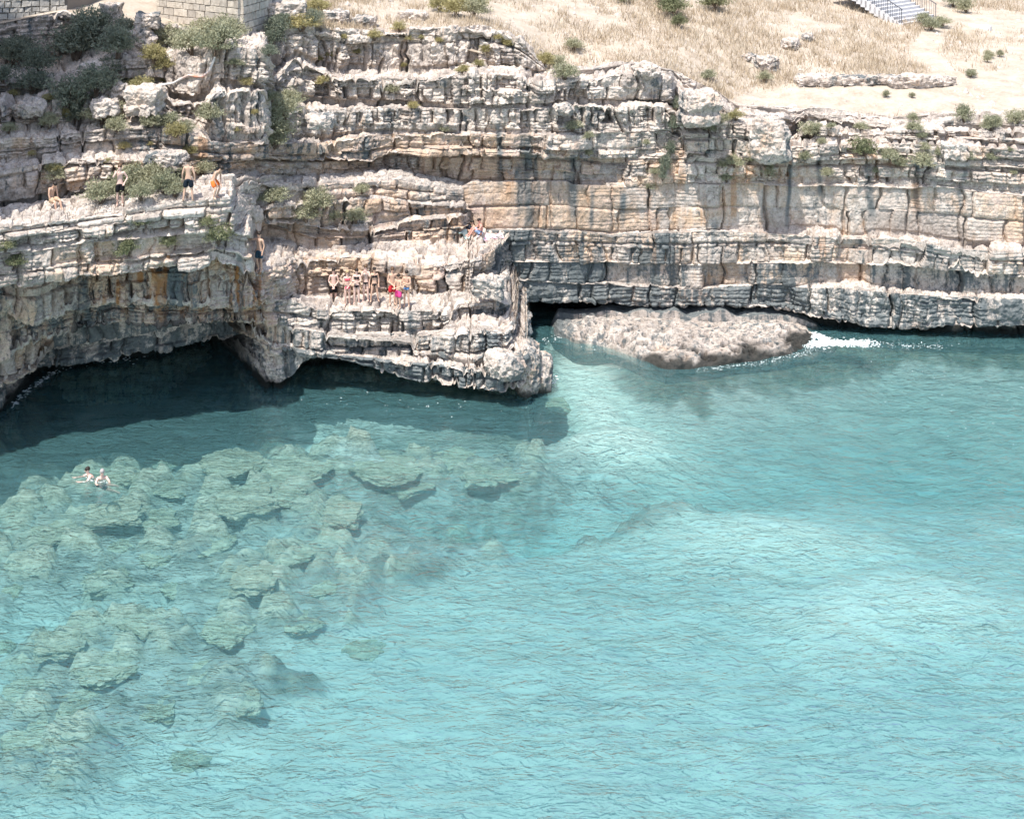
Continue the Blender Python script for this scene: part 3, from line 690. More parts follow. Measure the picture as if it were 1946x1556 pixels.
# ------------------------------------------------------------------ the ground above the cliff
anch = [(-230, 60, 68), (0, 40, 70.4), (120, 16, 71.2), (250, 46, 71), (400, 60, 71.5), (500, 58, 72), (560, 40, 73), (620, 46, 75), (717, 50, 77), (917, 44, 78), (1000, 75, 79), (1040, 128, 79), (1130, 126, 79.5), (1200, 112, 79.5), (1290, 132, 79), (1365, 170, 78.5), (1420, 190, 78.5), (1500, 198, 78), (1600, 208, 77.5), (1700, 216, 76.8), (1946, 218, 76.2), (2170, 222, 76),
        (1700, 172, 80), (1946, 172, 80), (1450, 182, 80), (1600, 140, 82), (1850, 150, 82.5), (2100, 170, 81), (1450, 130, 83), (1700, 100, 87.5), (1900, 100, 88), (1700, 40, 95), (1946, 40, 96), (1750, 0, 102), (2100, 0, 104), (1300, 95, 82), (1300, 0, 92), (1000, 20, 84), (1000, -20, 90), (700, 0, 82), (700, -60, 90), (400, -30, 80), (100, -60, 80), (-200, -60, 80), (1750, -60, 115), (1300, -60, 105), (2200, -60, 118)]
A = np.array([tuple(pt(*a)) for a in anch])
r = np.linalg.norm(A[:, None, :2] - A[None, :, :2], axis=2)
Kx = np.block([[r, np.c_[np.ones(len(A)), A[:, :2]]], [np.c_[np.ones(len(A)), A[:, :2]].T, np.zeros((3, 3))]])
wts = np.linalg.solve(Kx, np.r_[A[:, 2], 0, 0, 0])
def ground_z(x, y):
    x = np.asarray(x, float); y = np.asarray(y, float)
    out = wts[-3] + wts[-2] * x + wts[-1] * y
    for i in range(len(A)): out = out + wts[i] * np.hypot(x - A[i, 0], y - A[i, 1])
    return out
gw = np.arange(-230, 2300, 4.0)
rim = B_D[9](gw) + 0.2
gt = np.concatenate([np.linspace(0, 14, 80), np.linspace(14.4, 60, 60)[1:]])
GPX, GT = np.meshgrid(gw, gt)
GD = (rim[None] + GT)
GXX = (GPX - CX) * GD / FPX
GZZ = ground_z(GXX, GD)
gn = fbm(GXX * .5, GD * .5, 0 * GD, 4, 461, .55)
GZZ = GZZ + 0.16 * gn * sstep(0, 1, GT) - 0.1
def ground_material():
    t = NT('dry_soil'); p = t.coord()
    c = t.ramp(t.noise(p, 0.9, 6, 0.65), [(0.3, (0.31, 0.245, 0.185)), (0.5, (0.41, 0.345, 0.275)), (0.7, (0.48, 0.425, 0.36))])
    c = t.mix(t.ramp(t.noise(p, 6, 5, .7), [(.4, 0.), (.7, .5)]), c, (0.49, 0.45, 0.395))
    return t.finish(c, 1.0, t.noise(p, 9, 5, .7), .5, .06, 0.0)
ground = link('plateau_ground', mesh_np('plateau_ground', np.stack([GXX, GD, GZZ], -1).reshape(-1, 3), grid_faces(*GXX.shape), ground_material(), smooth=True), kind='structure')
# ------------------------------------------------------------------ loose rocks, shelf, masonry, stairs
bpy.context.view_layer.update()
CAST = [ground]
for g_ in (gF, gB):                              # whole walls, only for finding where things stand
    c_ = link('probe', mesh_np('probe', g_['P2'].reshape(-1, 3), grid_faces(*g_['P2'].shape[:2]))); CAST.append(c_)
PROBES = CAST[1:]
bpy.context.view_layer.update()
from mathutils.bvhtree import BVHTree
_dg = bpy.context.evaluated_depsgraph_get()
CAST = [BVHTree.FromObject(o, _dg) for o in CAST]
ORG = Vector((0, 0, CAM_H))
def hit(px, py, objs=None):
    """first solid surface on a sight line"""
    dirv = (pt(px, py, 70.0) - ORG).normalized(); best = None
    for o in (objs or CAST):
        loc, nor, _, _ = o.ray_cast(ORG, dirv)
        if loc is not None:
            dd = (loc - ORG).length
            if best is None or dd < best[0]: best = (dd, loc.copy(), nor.copy())
    return (best[1], best[2] if best[2].dot(dirv) < 0 else -best[2]) if best else (pt(px, py, 75.0), Vector((0, 0, 1)))
def drop(x, y, ztop=60.0, objs=None):
    best = None
    for o in (objs or CAST):
        loc, nor, _, _ = o.ray_cast(Vector((x, y, ztop)), Vector((0, 0, -1)))
        if loc is not None and (best is None or loc.z > best.z): best = loc.copy()
    return best

_ico = {}
def ico(sub):
    if sub not in _ico:
        bm = bmesh.new(); bmesh.ops.create_icosphere(bm, subdivisions=sub, radius=1.0)
        V = np.array([v.co[:] for v in bm.verts], f32); F = np.array([[v.index for v in f.verts] for f in bm.faces], np.int32)
        bm.free(); _ico[sub] = (V, F)
    return _ico[sub]
def rock_mesh(name, size, seed, sub=5, box=0.45, bed=0.35, lump=0.10, rough=0.07, karst=0.0, mat=None, masks=None, flat=0.0):
    V, F = ico(sub)
    p = V.copy()
    m = np.abs(p).max(1, keepdims=True)
    p = p * (1 - box) + (p / m) * box * 0.92                       # between a ball and a block
    p = p * np.array(size, f32)
    n = V / np.linalg.norm(V, axis=1, keepdims=True)
    q = p + np.array([seed * 3.1, seed * 1.7, seed * 0.9], f32)
    s = min(size)
    f1, f2 = worley(q[:, 0] * .9 / s ** .5, q[:, 1] * .9 / s ** .5, q[:, 2] * .9 / s ** .5, seed)
    d = 0.35 * s * fbm(q[:, 0] * .55 / s, q[:, 1] * .55 / s, q[:, 2] * .55 / s, 3, seed + 3) + lump * s * ((f2 - f1) - .4) * 1.4
    d = d + rough * fbm(q[:, 0] * 2.4, q[:, 1] * 2.4, q[:, 2] * 2.4, 5, seed + 9, .68)
    if bed > 0:
        zz = q[:, 2] / bed + 0.9 * vnoise(q[:, 0] * .8, q[:, 1] * .8, q[:, 2] * .8, seed + 12)
        fr = zz - np.floor(zz)
        d = d + 0.16 * (hash1(np.floor(zz).astype(int), seed) - .5) * s - 0.07 * s * np.clip(vnoise(q[:, 0] * 1.5, q[:, 1] * 1.5, zz * 0 + np.floor(zz), seed + 14) + .35, 0, 1) * np.exp(-(np.minimum(fr, 1 - fr) / .12) ** 2)
    if karst > 0:
        k1, k2 = worley(q[:, 0] * 3.6, q[:, 1] * 3.6, q[:, 2] * 3.6, seed + 21)
        k3, k4 = worley(q[:, 0] * 7.6, q[:, 1] * 7.6, q[:, 2] * 7.6, seed + 25)
        d = d - karst * np.clip(1 - k1 * 1.5, 0, 1) * 1.2 + karst * .5 * (k3 - .4)
    p = p + n * d[:, None]
    if flat: p[:, 2] = np.maximum(p[:, 2], -size[2] * flat)
    at = dict(ochre=0.25 + .5 * fbm(q[:, 0] * .7, q[:, 1] * .7, q[:, 2] * .7, 2, seed + 35), dark=0.45 + .7 * fbm(q[:, 0] * .8, q[:, 1] * .8, q[:, 2] * .3, 3, seed + 31), rust=0 * d, wet_shade=0 * d, tint=.5 + .3 * fbm(q[:, 0], q[:, 1], q[:, 2], 2, seed + 33), streak=0 * d)
    if masks: at.update(masks(p, n))
    return mesh_np(name, p, F, mat or M_ROCK, at)

# ---- low shelf of pitted rock at the foot of the high wall
shx = np.arange(1040, 1600.1, 1.7)
sh_back = lambda px: d0(px) + 1.3
NT_ = 190
tt = np.linspace(0, 1, NT_)
SP = np.zeros((NT_ + 14, len(shx), 3), f32)
fr_, bk_ = sh_front(shx), sh_back(shx)
ends = sstep(1040, 1062, shx) * (1 - sstep(1470, 1600, shx))
PXg, Tg = np.meshgrid(shx, tt)
Dg = fr_[None] + (bk_ - fr_)[None] * Tg
Xg = (PXg - CX) * Dg / FPX
lowfr = fbm(Xg * .45, Dg * .45, 0 * Xg, 3, 701)
crest = 0.36 + 0.34 * lowfr + 0.28 * np.exp(-((Tg - .40) / .22) ** 2)
# the grey plinth against the wall
crest = np.where(Tg > .74, np.maximum(crest * .6, 0.78 + .2 * vnoise(Xg * 1.2, 0 * Xg, 0 * Xg, 705)), crest)
prof = np.clip(Tg / 0.10, 0, 1) ** 0.45
Zg = -0.25 + (crest + 0.25) * prof * (0.35 + 0.65 * ends[None])
Zg = np.where(ends[None] < .02, -0.3, Zg)
Zg = Zg - 0.45 * (1 - ends[None])
k1, k2 = worley((Xg * 2.1).astype(f32), (Dg * 2.1).astype(f32), (0 * Xg).astype(f32), 711)
k3, k4 = worley((Xg * 4.6).astype(f32), (Dg * 4.6).astype(f32), (0 * Xg).astype(f32), 715)
kar = (1 - sstep(.70, .76, Tg)) * sstep(0.03, .12, Tg)
zq = Zg / .17 + .6 * fbm(Xg * .8, Dg * .8, 0 * Xg, 2, 718); zf = np.floor(zq)
Zg = Zg * (1 - kar) + kar * (Zg + .17 * (sstep(.5, 1, zq - zf) - (zq - zf)))
Zg = Zg + kar * (-1.6 * np.clip(.42 - k1, 0, 1) - 1.3 * np.clip(.34 - k3, 0, 1) + .12 * fbm(Xg * 1.3, Dg * 1.3, 0 * Xg, 4, 720, .65) + .10)
Zg = Zg + (1 - kar) * .10 * fbm(Xg * 2, Dg * 2, 0 * Xg, 3, 722)
SP[14:, :, 0], SP[14:, :, 1], SP[14:, :, 2] = Xg, Dg, Zg
SP[14:, :, 1] -= (0.55 * np.exp(-((Zg - .45) / .3) ** 2) * np.clip(1 - Tg / .12, 0, 1) * ends[None]).astype(f32)      # undercut front
for i in range(14):
    w = 1 - i / 14.0
    SP[i, :, 0] = SP[14, :, 0]; SP[i, :, 1] = SP[14, :, 1] - .5 * w * (0.4 + .6 * vnoise(shx * .02, 0 * shx, 0 * shx, 730)) + .5 * np.sin(w * 3.1)
    SP[i, :, 2] = SP[14, :, 2] - 2.6 * w
zsh = SP[..., 2]
nsh = fbm(SP[..., 0] * .7, SP[..., 1] * .7, zsh * .7, 3, 741)
Tfull = np.concatenate([np.zeros((14, len(shx))), Tg], 0)
wet_shade = (1 - sstep(0.12, 0.50, zsh + .55 * nsh)) * (Tfull < .5) * sstep(-.6, -.1, zsh) * sstep(1190, 1230, np.broadcast_to(shx, zsh.shape))
wet_shade = np.maximum(wet_shade, sstep(1225, 1250, np.broadcast_to(shx, zsh.shape)) * (1 - sstep(.05, .12, Tfull + .05 * nsh)) * sstep(-.15, .25, fbm(SP[..., 0] * 1.1, 0 * zsh, 0 * zsh, 2, 745) + .25) * sstep(-.6, -.1, zsh))
yel = np.clip(np.exp(-((Tfull - .17) / .16) ** 2) * sstep(1190, 1280, np.broadcast_to(shx, zsh.shape)) * .38 + .45 * nsh, 0, 1)
grey = .47 + sstep(.72, .80, Tfull) * .6 + (1 - sstep(1050, 1110, np.broadcast_to(shx, zsh.shape))) * .6
shelf = link('rock_shelf', mesh_np('rock_shelf', SP.reshape(-1, 3), grid_faces(*SP.shape[:2]), M_ROCK, dict(ochre=yel, dark=np.clip(grey + .25 * nsh, 0, 1), rust=0 * yel, wet_shade=np.maximum(wet_shade * .92, .55 * (1 - sstep(-.35, -.1, zsh))), tint=.26 + .4 * nsh, streak=0 * yel)), kind='structure')

# ---- rough karst rock at the tip of the headland
def place_rock(name, px, py, d, size, seed, label, cat='rock', group=None, rot=0, **kw):
    c = pt(px, py, d)
    me = rock_mesh(name, size, seed, **kw)
    o = link(name, me, label=label, category=cat); o.location = c; o.rotation_euler[2] = rot
    if group: o['group'] = group
    return o
def tipmask(base):
    def f(p, n):
        zw = p[:, 2] + base
        return dict(wet_shade=(1 - sstep(.15, .55, zw + .2 * n[:, 0])) * sstep(-.5, 0, zw) * .9, ochre=.35 + .3 * n[:, 0], dark=.45 + .4 * n[:, 0], tint=.3 + .2 * n[:, 2])
    return f
for (px, py, d, size, seed, lab) in (
        (1003, 700, 65.6, (0.75, 1.3, 1.25), 3, 'tall pitted rock against the tip of the bathers\' headland'),
        (1030, 708, 66.0, (0.62, 1.1, 0.85), 4, 'low jagged tan rock at the far right end of the headland'),
        (960, 692, 64.2, (1.0, 0.9, 0.62), 5, 'hummocky pale rock capping the headland corner above the undercut')):
    place_rock('karst_rock', px, py, d, size, seed, lab, karst=0.16, sub=6, bed=0, box=.3, masks=tipmask(zof(py, d)))

# ---- boulders on the slope and plateau
BOULD = [
 (280, 40, 69.5, (0.72, 0.8, 0.46), 11, 'cream block boulder perched beside the upper bushes left of the stone wall', .75),
 (262, 78, 69.0, (0.85, 0.7, 0.75), 12, 'grey boulder in shade under the perched cream block', .45),
 (437, 84, 66.2, (0.30, 0.28, 0.22), 13, 'small rounded knob on top of the flat pillar rock', .2),
 (275, 195, 64.6, (0.95, 0.8, 0.75), 14, 'square grassy topped outcrop in the middle of the left slope', .7),
 (228, 172, 65.2, (0.45, 0.45, 0.40), 15, 'small pale rock left of the grassy topped outcrop', .4),
 (200, 205, 64.0, (0.7, 0.6, 0.45), 17, 'rough white rock above the sunlit left outcrop', .3),
 (315, 300, 62.6, (0.95, 0.7, 0.35), 19, 'flat white slab behind the diver seen from behind', .7),
 (215, 30, 71.0, (0.55, 0.6, 0.75), 20, 'upright striped rock between the dark bushes at the top left', .8),
 (60, 205, 63.6, (0.7, 0.6, 0.4), 21, 'shaded rounded rock among dark scrub at the left edge', .3),
 (170, 132, 66.0, (0.5, 0.5, 0.4), 22, 'reddish shaded boulder between two dark bushes', .5),
 (545, 18, 73.5, (1.15, 0.8, 0.50), 23, 'grey ledge of rock right of the stone block wall', .75),
 (640, 30, 76.0, (0.75, 0.7, 0.42), 24, 'white block on the rim, leftmost of three rim blocks', .7),
 (690, 40, 76.0, (0.70, 0.7, 0.36), 25, 'white block on the rim, middle one of three rim blocks', .7),
 (785, 28, 78.0, (0.9, 0.6, 0.28), 26, 'long pale slab on the rim, rightmost of three rim blocks', .7),
 (610, 228, 67.0, (0.75, 0.9, 0.32), 27, 'flat jutting slab that overhangs beside the hanging bush', .7),
 (1070, 208, 72.6, (0.55, 0.6, 0.33), 28, 'rounded knob over a small dark hole in the upper wall', .3),
 (1328, 205, 72.6, (1.0, 1.0, 0.95), 29, 'blunt pillar head right of the deep wall crevice', .7),
 (1462, 262, 72.6, (1.1, 0.9, 1.25), 30, 'rounded buttress head left of the narrow notch in the rim', .5),
 (1812, 285, 72.9, (0.75, 0.6, 0.55), 32, 'angular pale block high on the right wall', .7),
 (1502, 82, 86.0, (0.6, 0.5, 0.42), 33, 'white boulder in the dry grass, larger of the pair', .3),
 (1535, 70, 87.0, (0.45, 0.4, 0.30), 34, 'white boulder in the dry grass, smaller of the pair', .3),
 (1458, 118, 81.5, (0.75, 0.6, 0.55), 35, 'weathered grey outcrop at the edge of the dry grass slope', .5),
 (1228, 130, 75.5, (0.8, 0.6, 0.45), 36, 'heap of broken rock on the rim above the crevice', .2),
 (1425, 108, 82.5, (0.5, 0.4, 0.32), 37, 'small grey rock left of the weathered grassland outcrop', .4),
 (930, 545, 66.6, (0.82, 0.75, 0.52), 38, 'square block at the right end of the group\'s ledge', .8),
 (1560, 150, 81.2, (1.7, 0.7, 0.34), 39, 'brown rock step beside the pale path, left end', .7),
 (1640, 150, 81.6, (1.6, 0.7, 0.30), 40, 'brown rock step beside the pale path, second from left', .7),
 (1725, 152, 81.6, (1.4, 0.7, 0.40), 41, 'brown rock step beside the pale path, third from left', .7),
 (1780, 152, 81.6, (1.3, 0.7, 0.38), 42, 'brown rock step beside the pale path, right end', .6)]
for (px, py, d, size, seed, lab, bx_) in BOULD:
    kw = dict(box=bx_ * .95, bed=0.30 + .02 * (seed % 9), sub=5, karst=0.12, lump=.26, rough=.2)
    if py < 170 and px > 620:
        hl, _ = hit(px, py + size[2] * FPX / d * .8); d = hl.y + .1; py = (CAM_H - hl.z - size[2] * .55) * FPX / d + HORIZON
    place_rock('boulder', px, py, d, size, seed, lab, cat='boulder', rot=seed * .7 % .6 - .3, **kw)

# ---- stone masonry
def stone_material(name, c1, c2):
    t = NT(name); p = t.coord()
    oi = t.n('ShaderNodeObjectInfo')
    c = t.ramp(t.noise(p, 4.0, 7, .7), [(.3, c1), (.65, c2)])
    c = t.mix(1.0, c, t.ramp(oi.outputs['Random'], [(0, (.80, .78, .76)), (.5, (1, .97, .93)), (1, (1.12, 1.08, 1.02))]), 'MULTIPLY')
    return t.finish(c, .95, t.noise(p, 12, 6, .7), .7, .04, .1)
M_ASH = stone_material('ashlar_limestone', (0.40, 0.36, 0.31), (0.64, 0.60, 0.54))
M_RUB = stone_material('rubble_limestone', (0.36, 0.35, 0.33), (0.56, 0.55, 0.53))
M_MORT = NT('mortar').finish((0.25, 0.22, 0.19), 1.0)
def stone_block(name, w, h, dp, seed, irr=0.03):
    """a dressed stone: bevelled box with a rough face, front at -y"""
    nx, nz = 5, 4
    rs = np.random.default_rng(seed)
    xs = np.array([-.5, -.47, 0, .47, .5]) * w; zs = np.array([0, .05, .95, 1.0]) * h
    V = []
    for iz, zz in enumerate(zs):
        for ix, xx in enumerate(xs):
            edge = ix in (0, 4) or iz in (0, 3)
            V.append((xx + rs.normal(0, irr * .4), (-dp * .5 + (0.035 if edge else 0) + rs.normal(0, irr * .5)), zz + rs.normal(0, irr * .35)))
    F = [(i * 5 + j, i * 5 + j + 1, (i + 1) * 5 + j + 1, (i + 1) * 5 + j) for i in range(3) for j in range(4)]
    b0 = len(V)
    for (xx, zz) in ((xs[0], zs[0]), (xs[-1], zs[0]), (xs[-1], zs[-1]), (xs[0], zs[-1])): V.append((xx, dp * .5, zz))
    F += [(b0 + 1, b0, b0 + 3, b0 + 2)]
    me = bpy.data.meshes.new(name)
    F += [(0, b0, b0 + 1, 4), (15, 19, b0 + 2, b0 + 3), (0, 15, b0 + 3, b0), (4, b0 + 1, b0 + 2, 19)]
    me.from_pydata(V, [], F); me.update()
    return me
_blocks = {}
def block_lib(kind, mat, irr):
    if kind not in _blocks:
        _blocks[kind] = []
        for i in range(10):
            me = stone_block('stone', 1.0, 1.0, 1.0, 50 + i, irr); me.materials.append(mat); _blocks[kind].append(me)
    return _blocks[kind]
def lay(parent, kind, mat, A_, B_, z0, z1, course, wmin, wmax, seed, depth=.32, irr=.03, zfun=None, gap=.025):
    """lay courses of stones between two plan points (wall faces the right-hand side of A->B reversed, i.e. toward -normal)"""
    rs = random.Random(seed); lib = block_lib(kind, mat, irr)
    dx, dy = B_[0] - A_[0], B_[1] - A_[1]; Ln = math.hypot(dx, dy); ang = math.atan2(dy, dx)
    z = z0
    while z < z1:
        h = course * rs.uniform(.85, 1.15); s = -rs.uniform(0, wmin)
        while s < Ln:
            w = rs.uniform(wmin, wmax)
            a, b = max(s, 0), min(s + w, Ln); s += w
            if b - a < .12: continue
            m = (a + b) / 2
            if zfun and z + h < zfun(m / Ln): continue
            o = link('stone', rs.choice(lib), parent)
            o.location = (A_[0] + dx * m / Ln + math.sin(ang) * rs.uniform(-.02, .03), A_[1] + dy * m / Ln - math.cos(ang) * rs.uniform(-.02, .03), z)
            o.rotation_euler = (0, 0, ang); o.scale = (b - a - gap, depth, h - gap)
        z += h
def prism(name, poly, z0, z1, mat, parent=None):
    n = len(poly)
    V = [(x, y, z0) for x, y in poly] + [(x, y, z1) for x, y in poly]
    F = [tuple(range(n - 1, -1, -1)), tuple(range(n, 2 * n))] + [(i, (i + 1) % n, n + (i + 1) % n, n + i) for i in range(n)]
    me = bpy.data.meshes.new(name); me.from_pydata(V, [], F); me.update(); me.materials.append(mat)
    return link(name, me, parent)
# the bastion of squared blocks at the top
bw = thing('stone_wall', (0, 0, 0), 'corner of an old wall of squared pale stone blocks at the top', 'wall')
cor = pt(457, 100, 70.2); lft = pt(300, 60, 73.4); rgt = pt(512, 60, 73.2)
zb, zt_ = 13.0, 20.2
lay(bw, 'ashlar', M_ASH, lft[:2], cor[:2], zb, zt_, .37, .38, .78, 5)
lay(bw, 'ashlar', M_ASH, cor[:2], rgt[:2], zb, zt_, .37, .38, .70, 6)
nrm = Vector((0, .12, 0))
prism('wall_core', [(lft.x, lft.y + .10), (cor.x, cor.y + .12), (rgt.x, rgt.y + .10), (rgt.x - .5, rgt.y + 3), (lft.x + .5, lft.y + 3)], zb - 1, zt_ - .1, M_MORT, bw)
# rubble wall in the top left corner, with the tower out of view, placed to shade the slope
rw = thing('rubble_wall', (0, 0, 0), 'shaded wall of irregular pale stones filling the top left corner', 'wall')
ra, rb = pt(-170, 40, 69.6), pt(128, 8, 71.6)
lay(rw, 'rubble', M_RUB, ra[:2], rb[:2], 15.2, 18.9, .30, .24, .52, 8, irr=.09, gap=.03, zfun=lambda t: 15.3 + .8 * t)
prism('wall_core', [(ra.x, ra.y + .08), (rb.x, rb.y + .08), (rb.x + 1, rb.y + 3), (ra.x, ra.y + 5)], 13.5, 18.8, M_MORT, rw)
prism('unseen_tower', [(-38, 55.5), (-23.3, 55.5), (-23.6, 61), (-38, 61)], 6.0, 42.0, M_RUB, rw)
#prism('footing', [(ra.x, ra.y - .45), (rb.x, rb.y - .45), (rb.x, rb.y + .1), (ra.x, ra.y + .1)], 16.2, 17.0, M_RUB, rw)

# ---- stairs with their railing
M_CONC = NT('stair_stone').finish((0.62, 0.61, 0.61), .9)
M_METAL = NT('rail_metal').finish((0.10, 0.10, 0.11), .5)
s0, _ = hit(1716, 49); s1, _ = hit(1783, 35)
sv = (s1 - s0); sv.z = 0; slen = sv.length; sv.normalize()
up = Vector((-sv.y, sv.x, 0))
st = thing('stairway', s0, 'flight of pale stone steps cut off by the top right edge', 'stairs')
def obox(name, parent, o, ax, ay, lx, ly, z0, z1, mat, bev=0.0):
    V = []
    for z in (z0, z1):
        for a, b in ((0, 0), (1, 0), (1, 1), (0, 1)):
            v = o + ax * lx * a + ay * ly * b; V.append((v.x, v.y, z))
    me = bpy.data.meshes.new(name); me.from_pydata(V, [], [(3, 2, 1, 0), (4, 5, 6, 7), (0, 1, 5, 4), (1, 2, 6, 5), (2, 3, 7, 6), (3, 0, 4, 7)]); me.update(); me.materials.append(mat)
    return link(name, me, parent)
O0 = Vector((0, 0, 0))
for i in range(13):
    obox('step', st, O0 + up * (.36 * i), sv, up, slen - .25 * (i == 0) * 0, .50 if i < 12 else 1.5, -.5 + .17 * i, 0.10 + .17 * i, M_CONC)
    obox('nosing', st, O0 + up * (.36 * i - .03) - sv * .02, sv, up, slen + .04, .10, 0.104 + .17 * i, 0.135 + .17 * i, M_CONC)
for side, nm in ((0.06, 'near'), (slen - .06, 'far')):
    ro = s0 + sv * side
    rl = thing('stair_railing', ro, 'thin dark metal railing on the %s side of the stone steps' % ('left' if nm == 'near' else 'right'), 'railing', 'stair railings')
    for i in range(13):
        b = up * (.36 * i + .15)
        obox('post' if i % 3 == 0 else 'baluster', rl, b, sv, up, .035 if i % 3 == 0 else .02, .035 if i % 3 == 0 else .02, .1 + .17 * i, 1.05 + .17 * i, M_METAL)
        if i < 12:
            b2 = up * (.36 * i + .30)
            obox('baluster', rl, b2, sv, up, .02, .02, .1 + .17 * i, 1.13 + .17 * i, M_METAL)
    p0 = up * .1; p1 = up * (.36 * 12 + .2)
    me = bpy.data.meshes.new('handrail')
    V = []
    for (p, z) in ((p0, 1.03), (p1, 1.03 + .17 * 12)):
        for a, c in ((-.02, -.02), (.03, -.02), (.03, .03), (-.02, .03)): V.append(tuple(p + sv * a + Vector((0, 0, z + c))))
    me.from_pydata(V, [], [(0, 1, 5, 4), (1, 2, 6, 5), (2, 3, 7, 6), (3, 0, 4, 7), (3, 2, 1, 0), (4, 5, 6, 7)]); me.update(); me.materials.append(M_METAL)
    link('handrail', me, rl)
# pale kerb beam lying in the grass
k0, _ = hit(1840, 50); k1_, _ = hit(1882, 60)
kv = (k1_ - k0); kl = Vector((kv.x, kv.y, 0)).length; kv = Vector((kv.x, kv.y, 0)).normalized()
kb = obox('kerb_beam', None, k0 - Vector((0, 0, k0.z)), kv, Vector((-kv.y, kv.x, 0)), kl, .22, min(k0.z, k1_.z) - .1, max(k0.z, k1_.z) + .14, M_CONC)
kb['label'] = 'long white stone beam lying in dry grass right of the steps'; kb['category'] = 'beam'

# ---- old hose snaking over the slope
def tube_mesh(name, pts, radius, mat, res=6):
    V = []; F = []
    pts = [Vector(p) for p in pts]
    for i, p in enumerate(pts):
        tv = (pts[min(i + 1, len(pts) - 1)] - pts[max(i - 1, 0)]).normalized()
        a = tv.cross(Vector((0, 0, 1))); a = a.normalized() if a.length > 1e-3 else Vector((1, 0, 0)); b = tv.cross(a)
        for j in range(res):
            th = 2 * math.pi * j / res; V.append(tuple(p + (a * math.cos(th) + b * math.sin(th)) * radius))
    for i in range(len(pts) - 1):
        for j in range(res): F.append((i * res + j, i * res + (j + 1) % res, (i + 1) * res + (j + 1) % res, (i + 1) * res + j))
    F.append(tuple(range(res - 1, -1, -1))); F.append(tuple((len(pts) - 1) * res + j for j in range(res)))
    me = bpy.data.meshes.new(name); me.from_pydata(V, [], F); me.update(); me.materials.append(mat); return me
hp = [(272, 158), (300, 163), (330, 158), (345, 150), (360, 143), (372, 146), (385, 146), (398, 135), (405, 118), (410, 105)]
hx = np.linspace(0, len(hp) - 1, 46); hpx = np.interp(hx, range(len(hp)), [a for a, b in hp]); hpy = np.interp(hx, range(len(hp)), [b for a, b in hp])
ds = np.array([hit(a, b)[0].y for a, b in zip(hpx, hpy)])
for _ in range(6): ds = np.minimum(np.convolve(np.pad(ds, 2, 'edge'), np.ones(5) / 5, 'valid'), ds + .1)
tm = NT('hose_rubber'); hose_c = tm.ramp(tm.noise(tm.coord(), .9, 2), [(.42, (.55, .26, .17)), (.55, (.72, .69, .66))])
M_HOSE = tm.finish(hose_c, .6)
ho = link('hose', tube_mesh('hose', [pt(a, b, c - .08) for a, b, c in zip(hpx, hpy, ds)], .06, M_HOSE), label='faded red and white hose winding over the upper left rocks', category='hose')
# ------------------------------------------------------------------ plants
def leaf_material(name, c1, c2, c3):
    t = NT(name); p = t.coord(); oi = t.n('ShaderNodeObjectInfo')
    c = t.ramp(t.noise(p, 5.0, 3, .6), [(.32, c1), (.5, c2), (.7, c3)])
    c = t.mix(1.0, c, t.ramp(oi.outputs['Random'], [(0, (.82, .84, .82)), (1, (1.15, 1.12, 1.1))]), 'MULTIPLY')
    b = t.n('ShaderNodeBsdfPrincipled'); t.l(c, b.inputs['Base Color']); b.inputs['Roughness'].default_value = .8; b.inputs['Specular IOR Level'].default_value = .1
    tl = t.n('ShaderNodeBsdfTranslucent'); t.l(c, tl.inputs['Color'])
    mx = t.n('ShaderNodeMixShader'); mx.inputs[0].default_value = .3
    t.l(b.outputs[0], mx.inputs[1]); t.l(tl.outputs[0], mx.inputs[2]); t.l(mx.outputs[0], t.out.inputs['Surface'])
    return t.m
LEAF = {'D': leaf_material('scrub_leaf_dark', (.14, .165, .135), (.22, .25, .19), (.33, .335, .25)),
        'G': leaf_material('scrub_leaf_green', (.14, .16, .085), (.25, .26, .15), (.38, .38, .24)),
        'O': leaf_material('scrub_leaf_olive', (.23, .235, .155), (.37, .37, .25), (.50, .49, .36)),
        'Y': leaf_material('scrub_leaf_yellow', (.27, .24, .11), (.43, .38, .19), (.55, .50, .30))}
M_TWIG = NT('twig_bark').finish((0.16, 0.12, 0.09), .95)
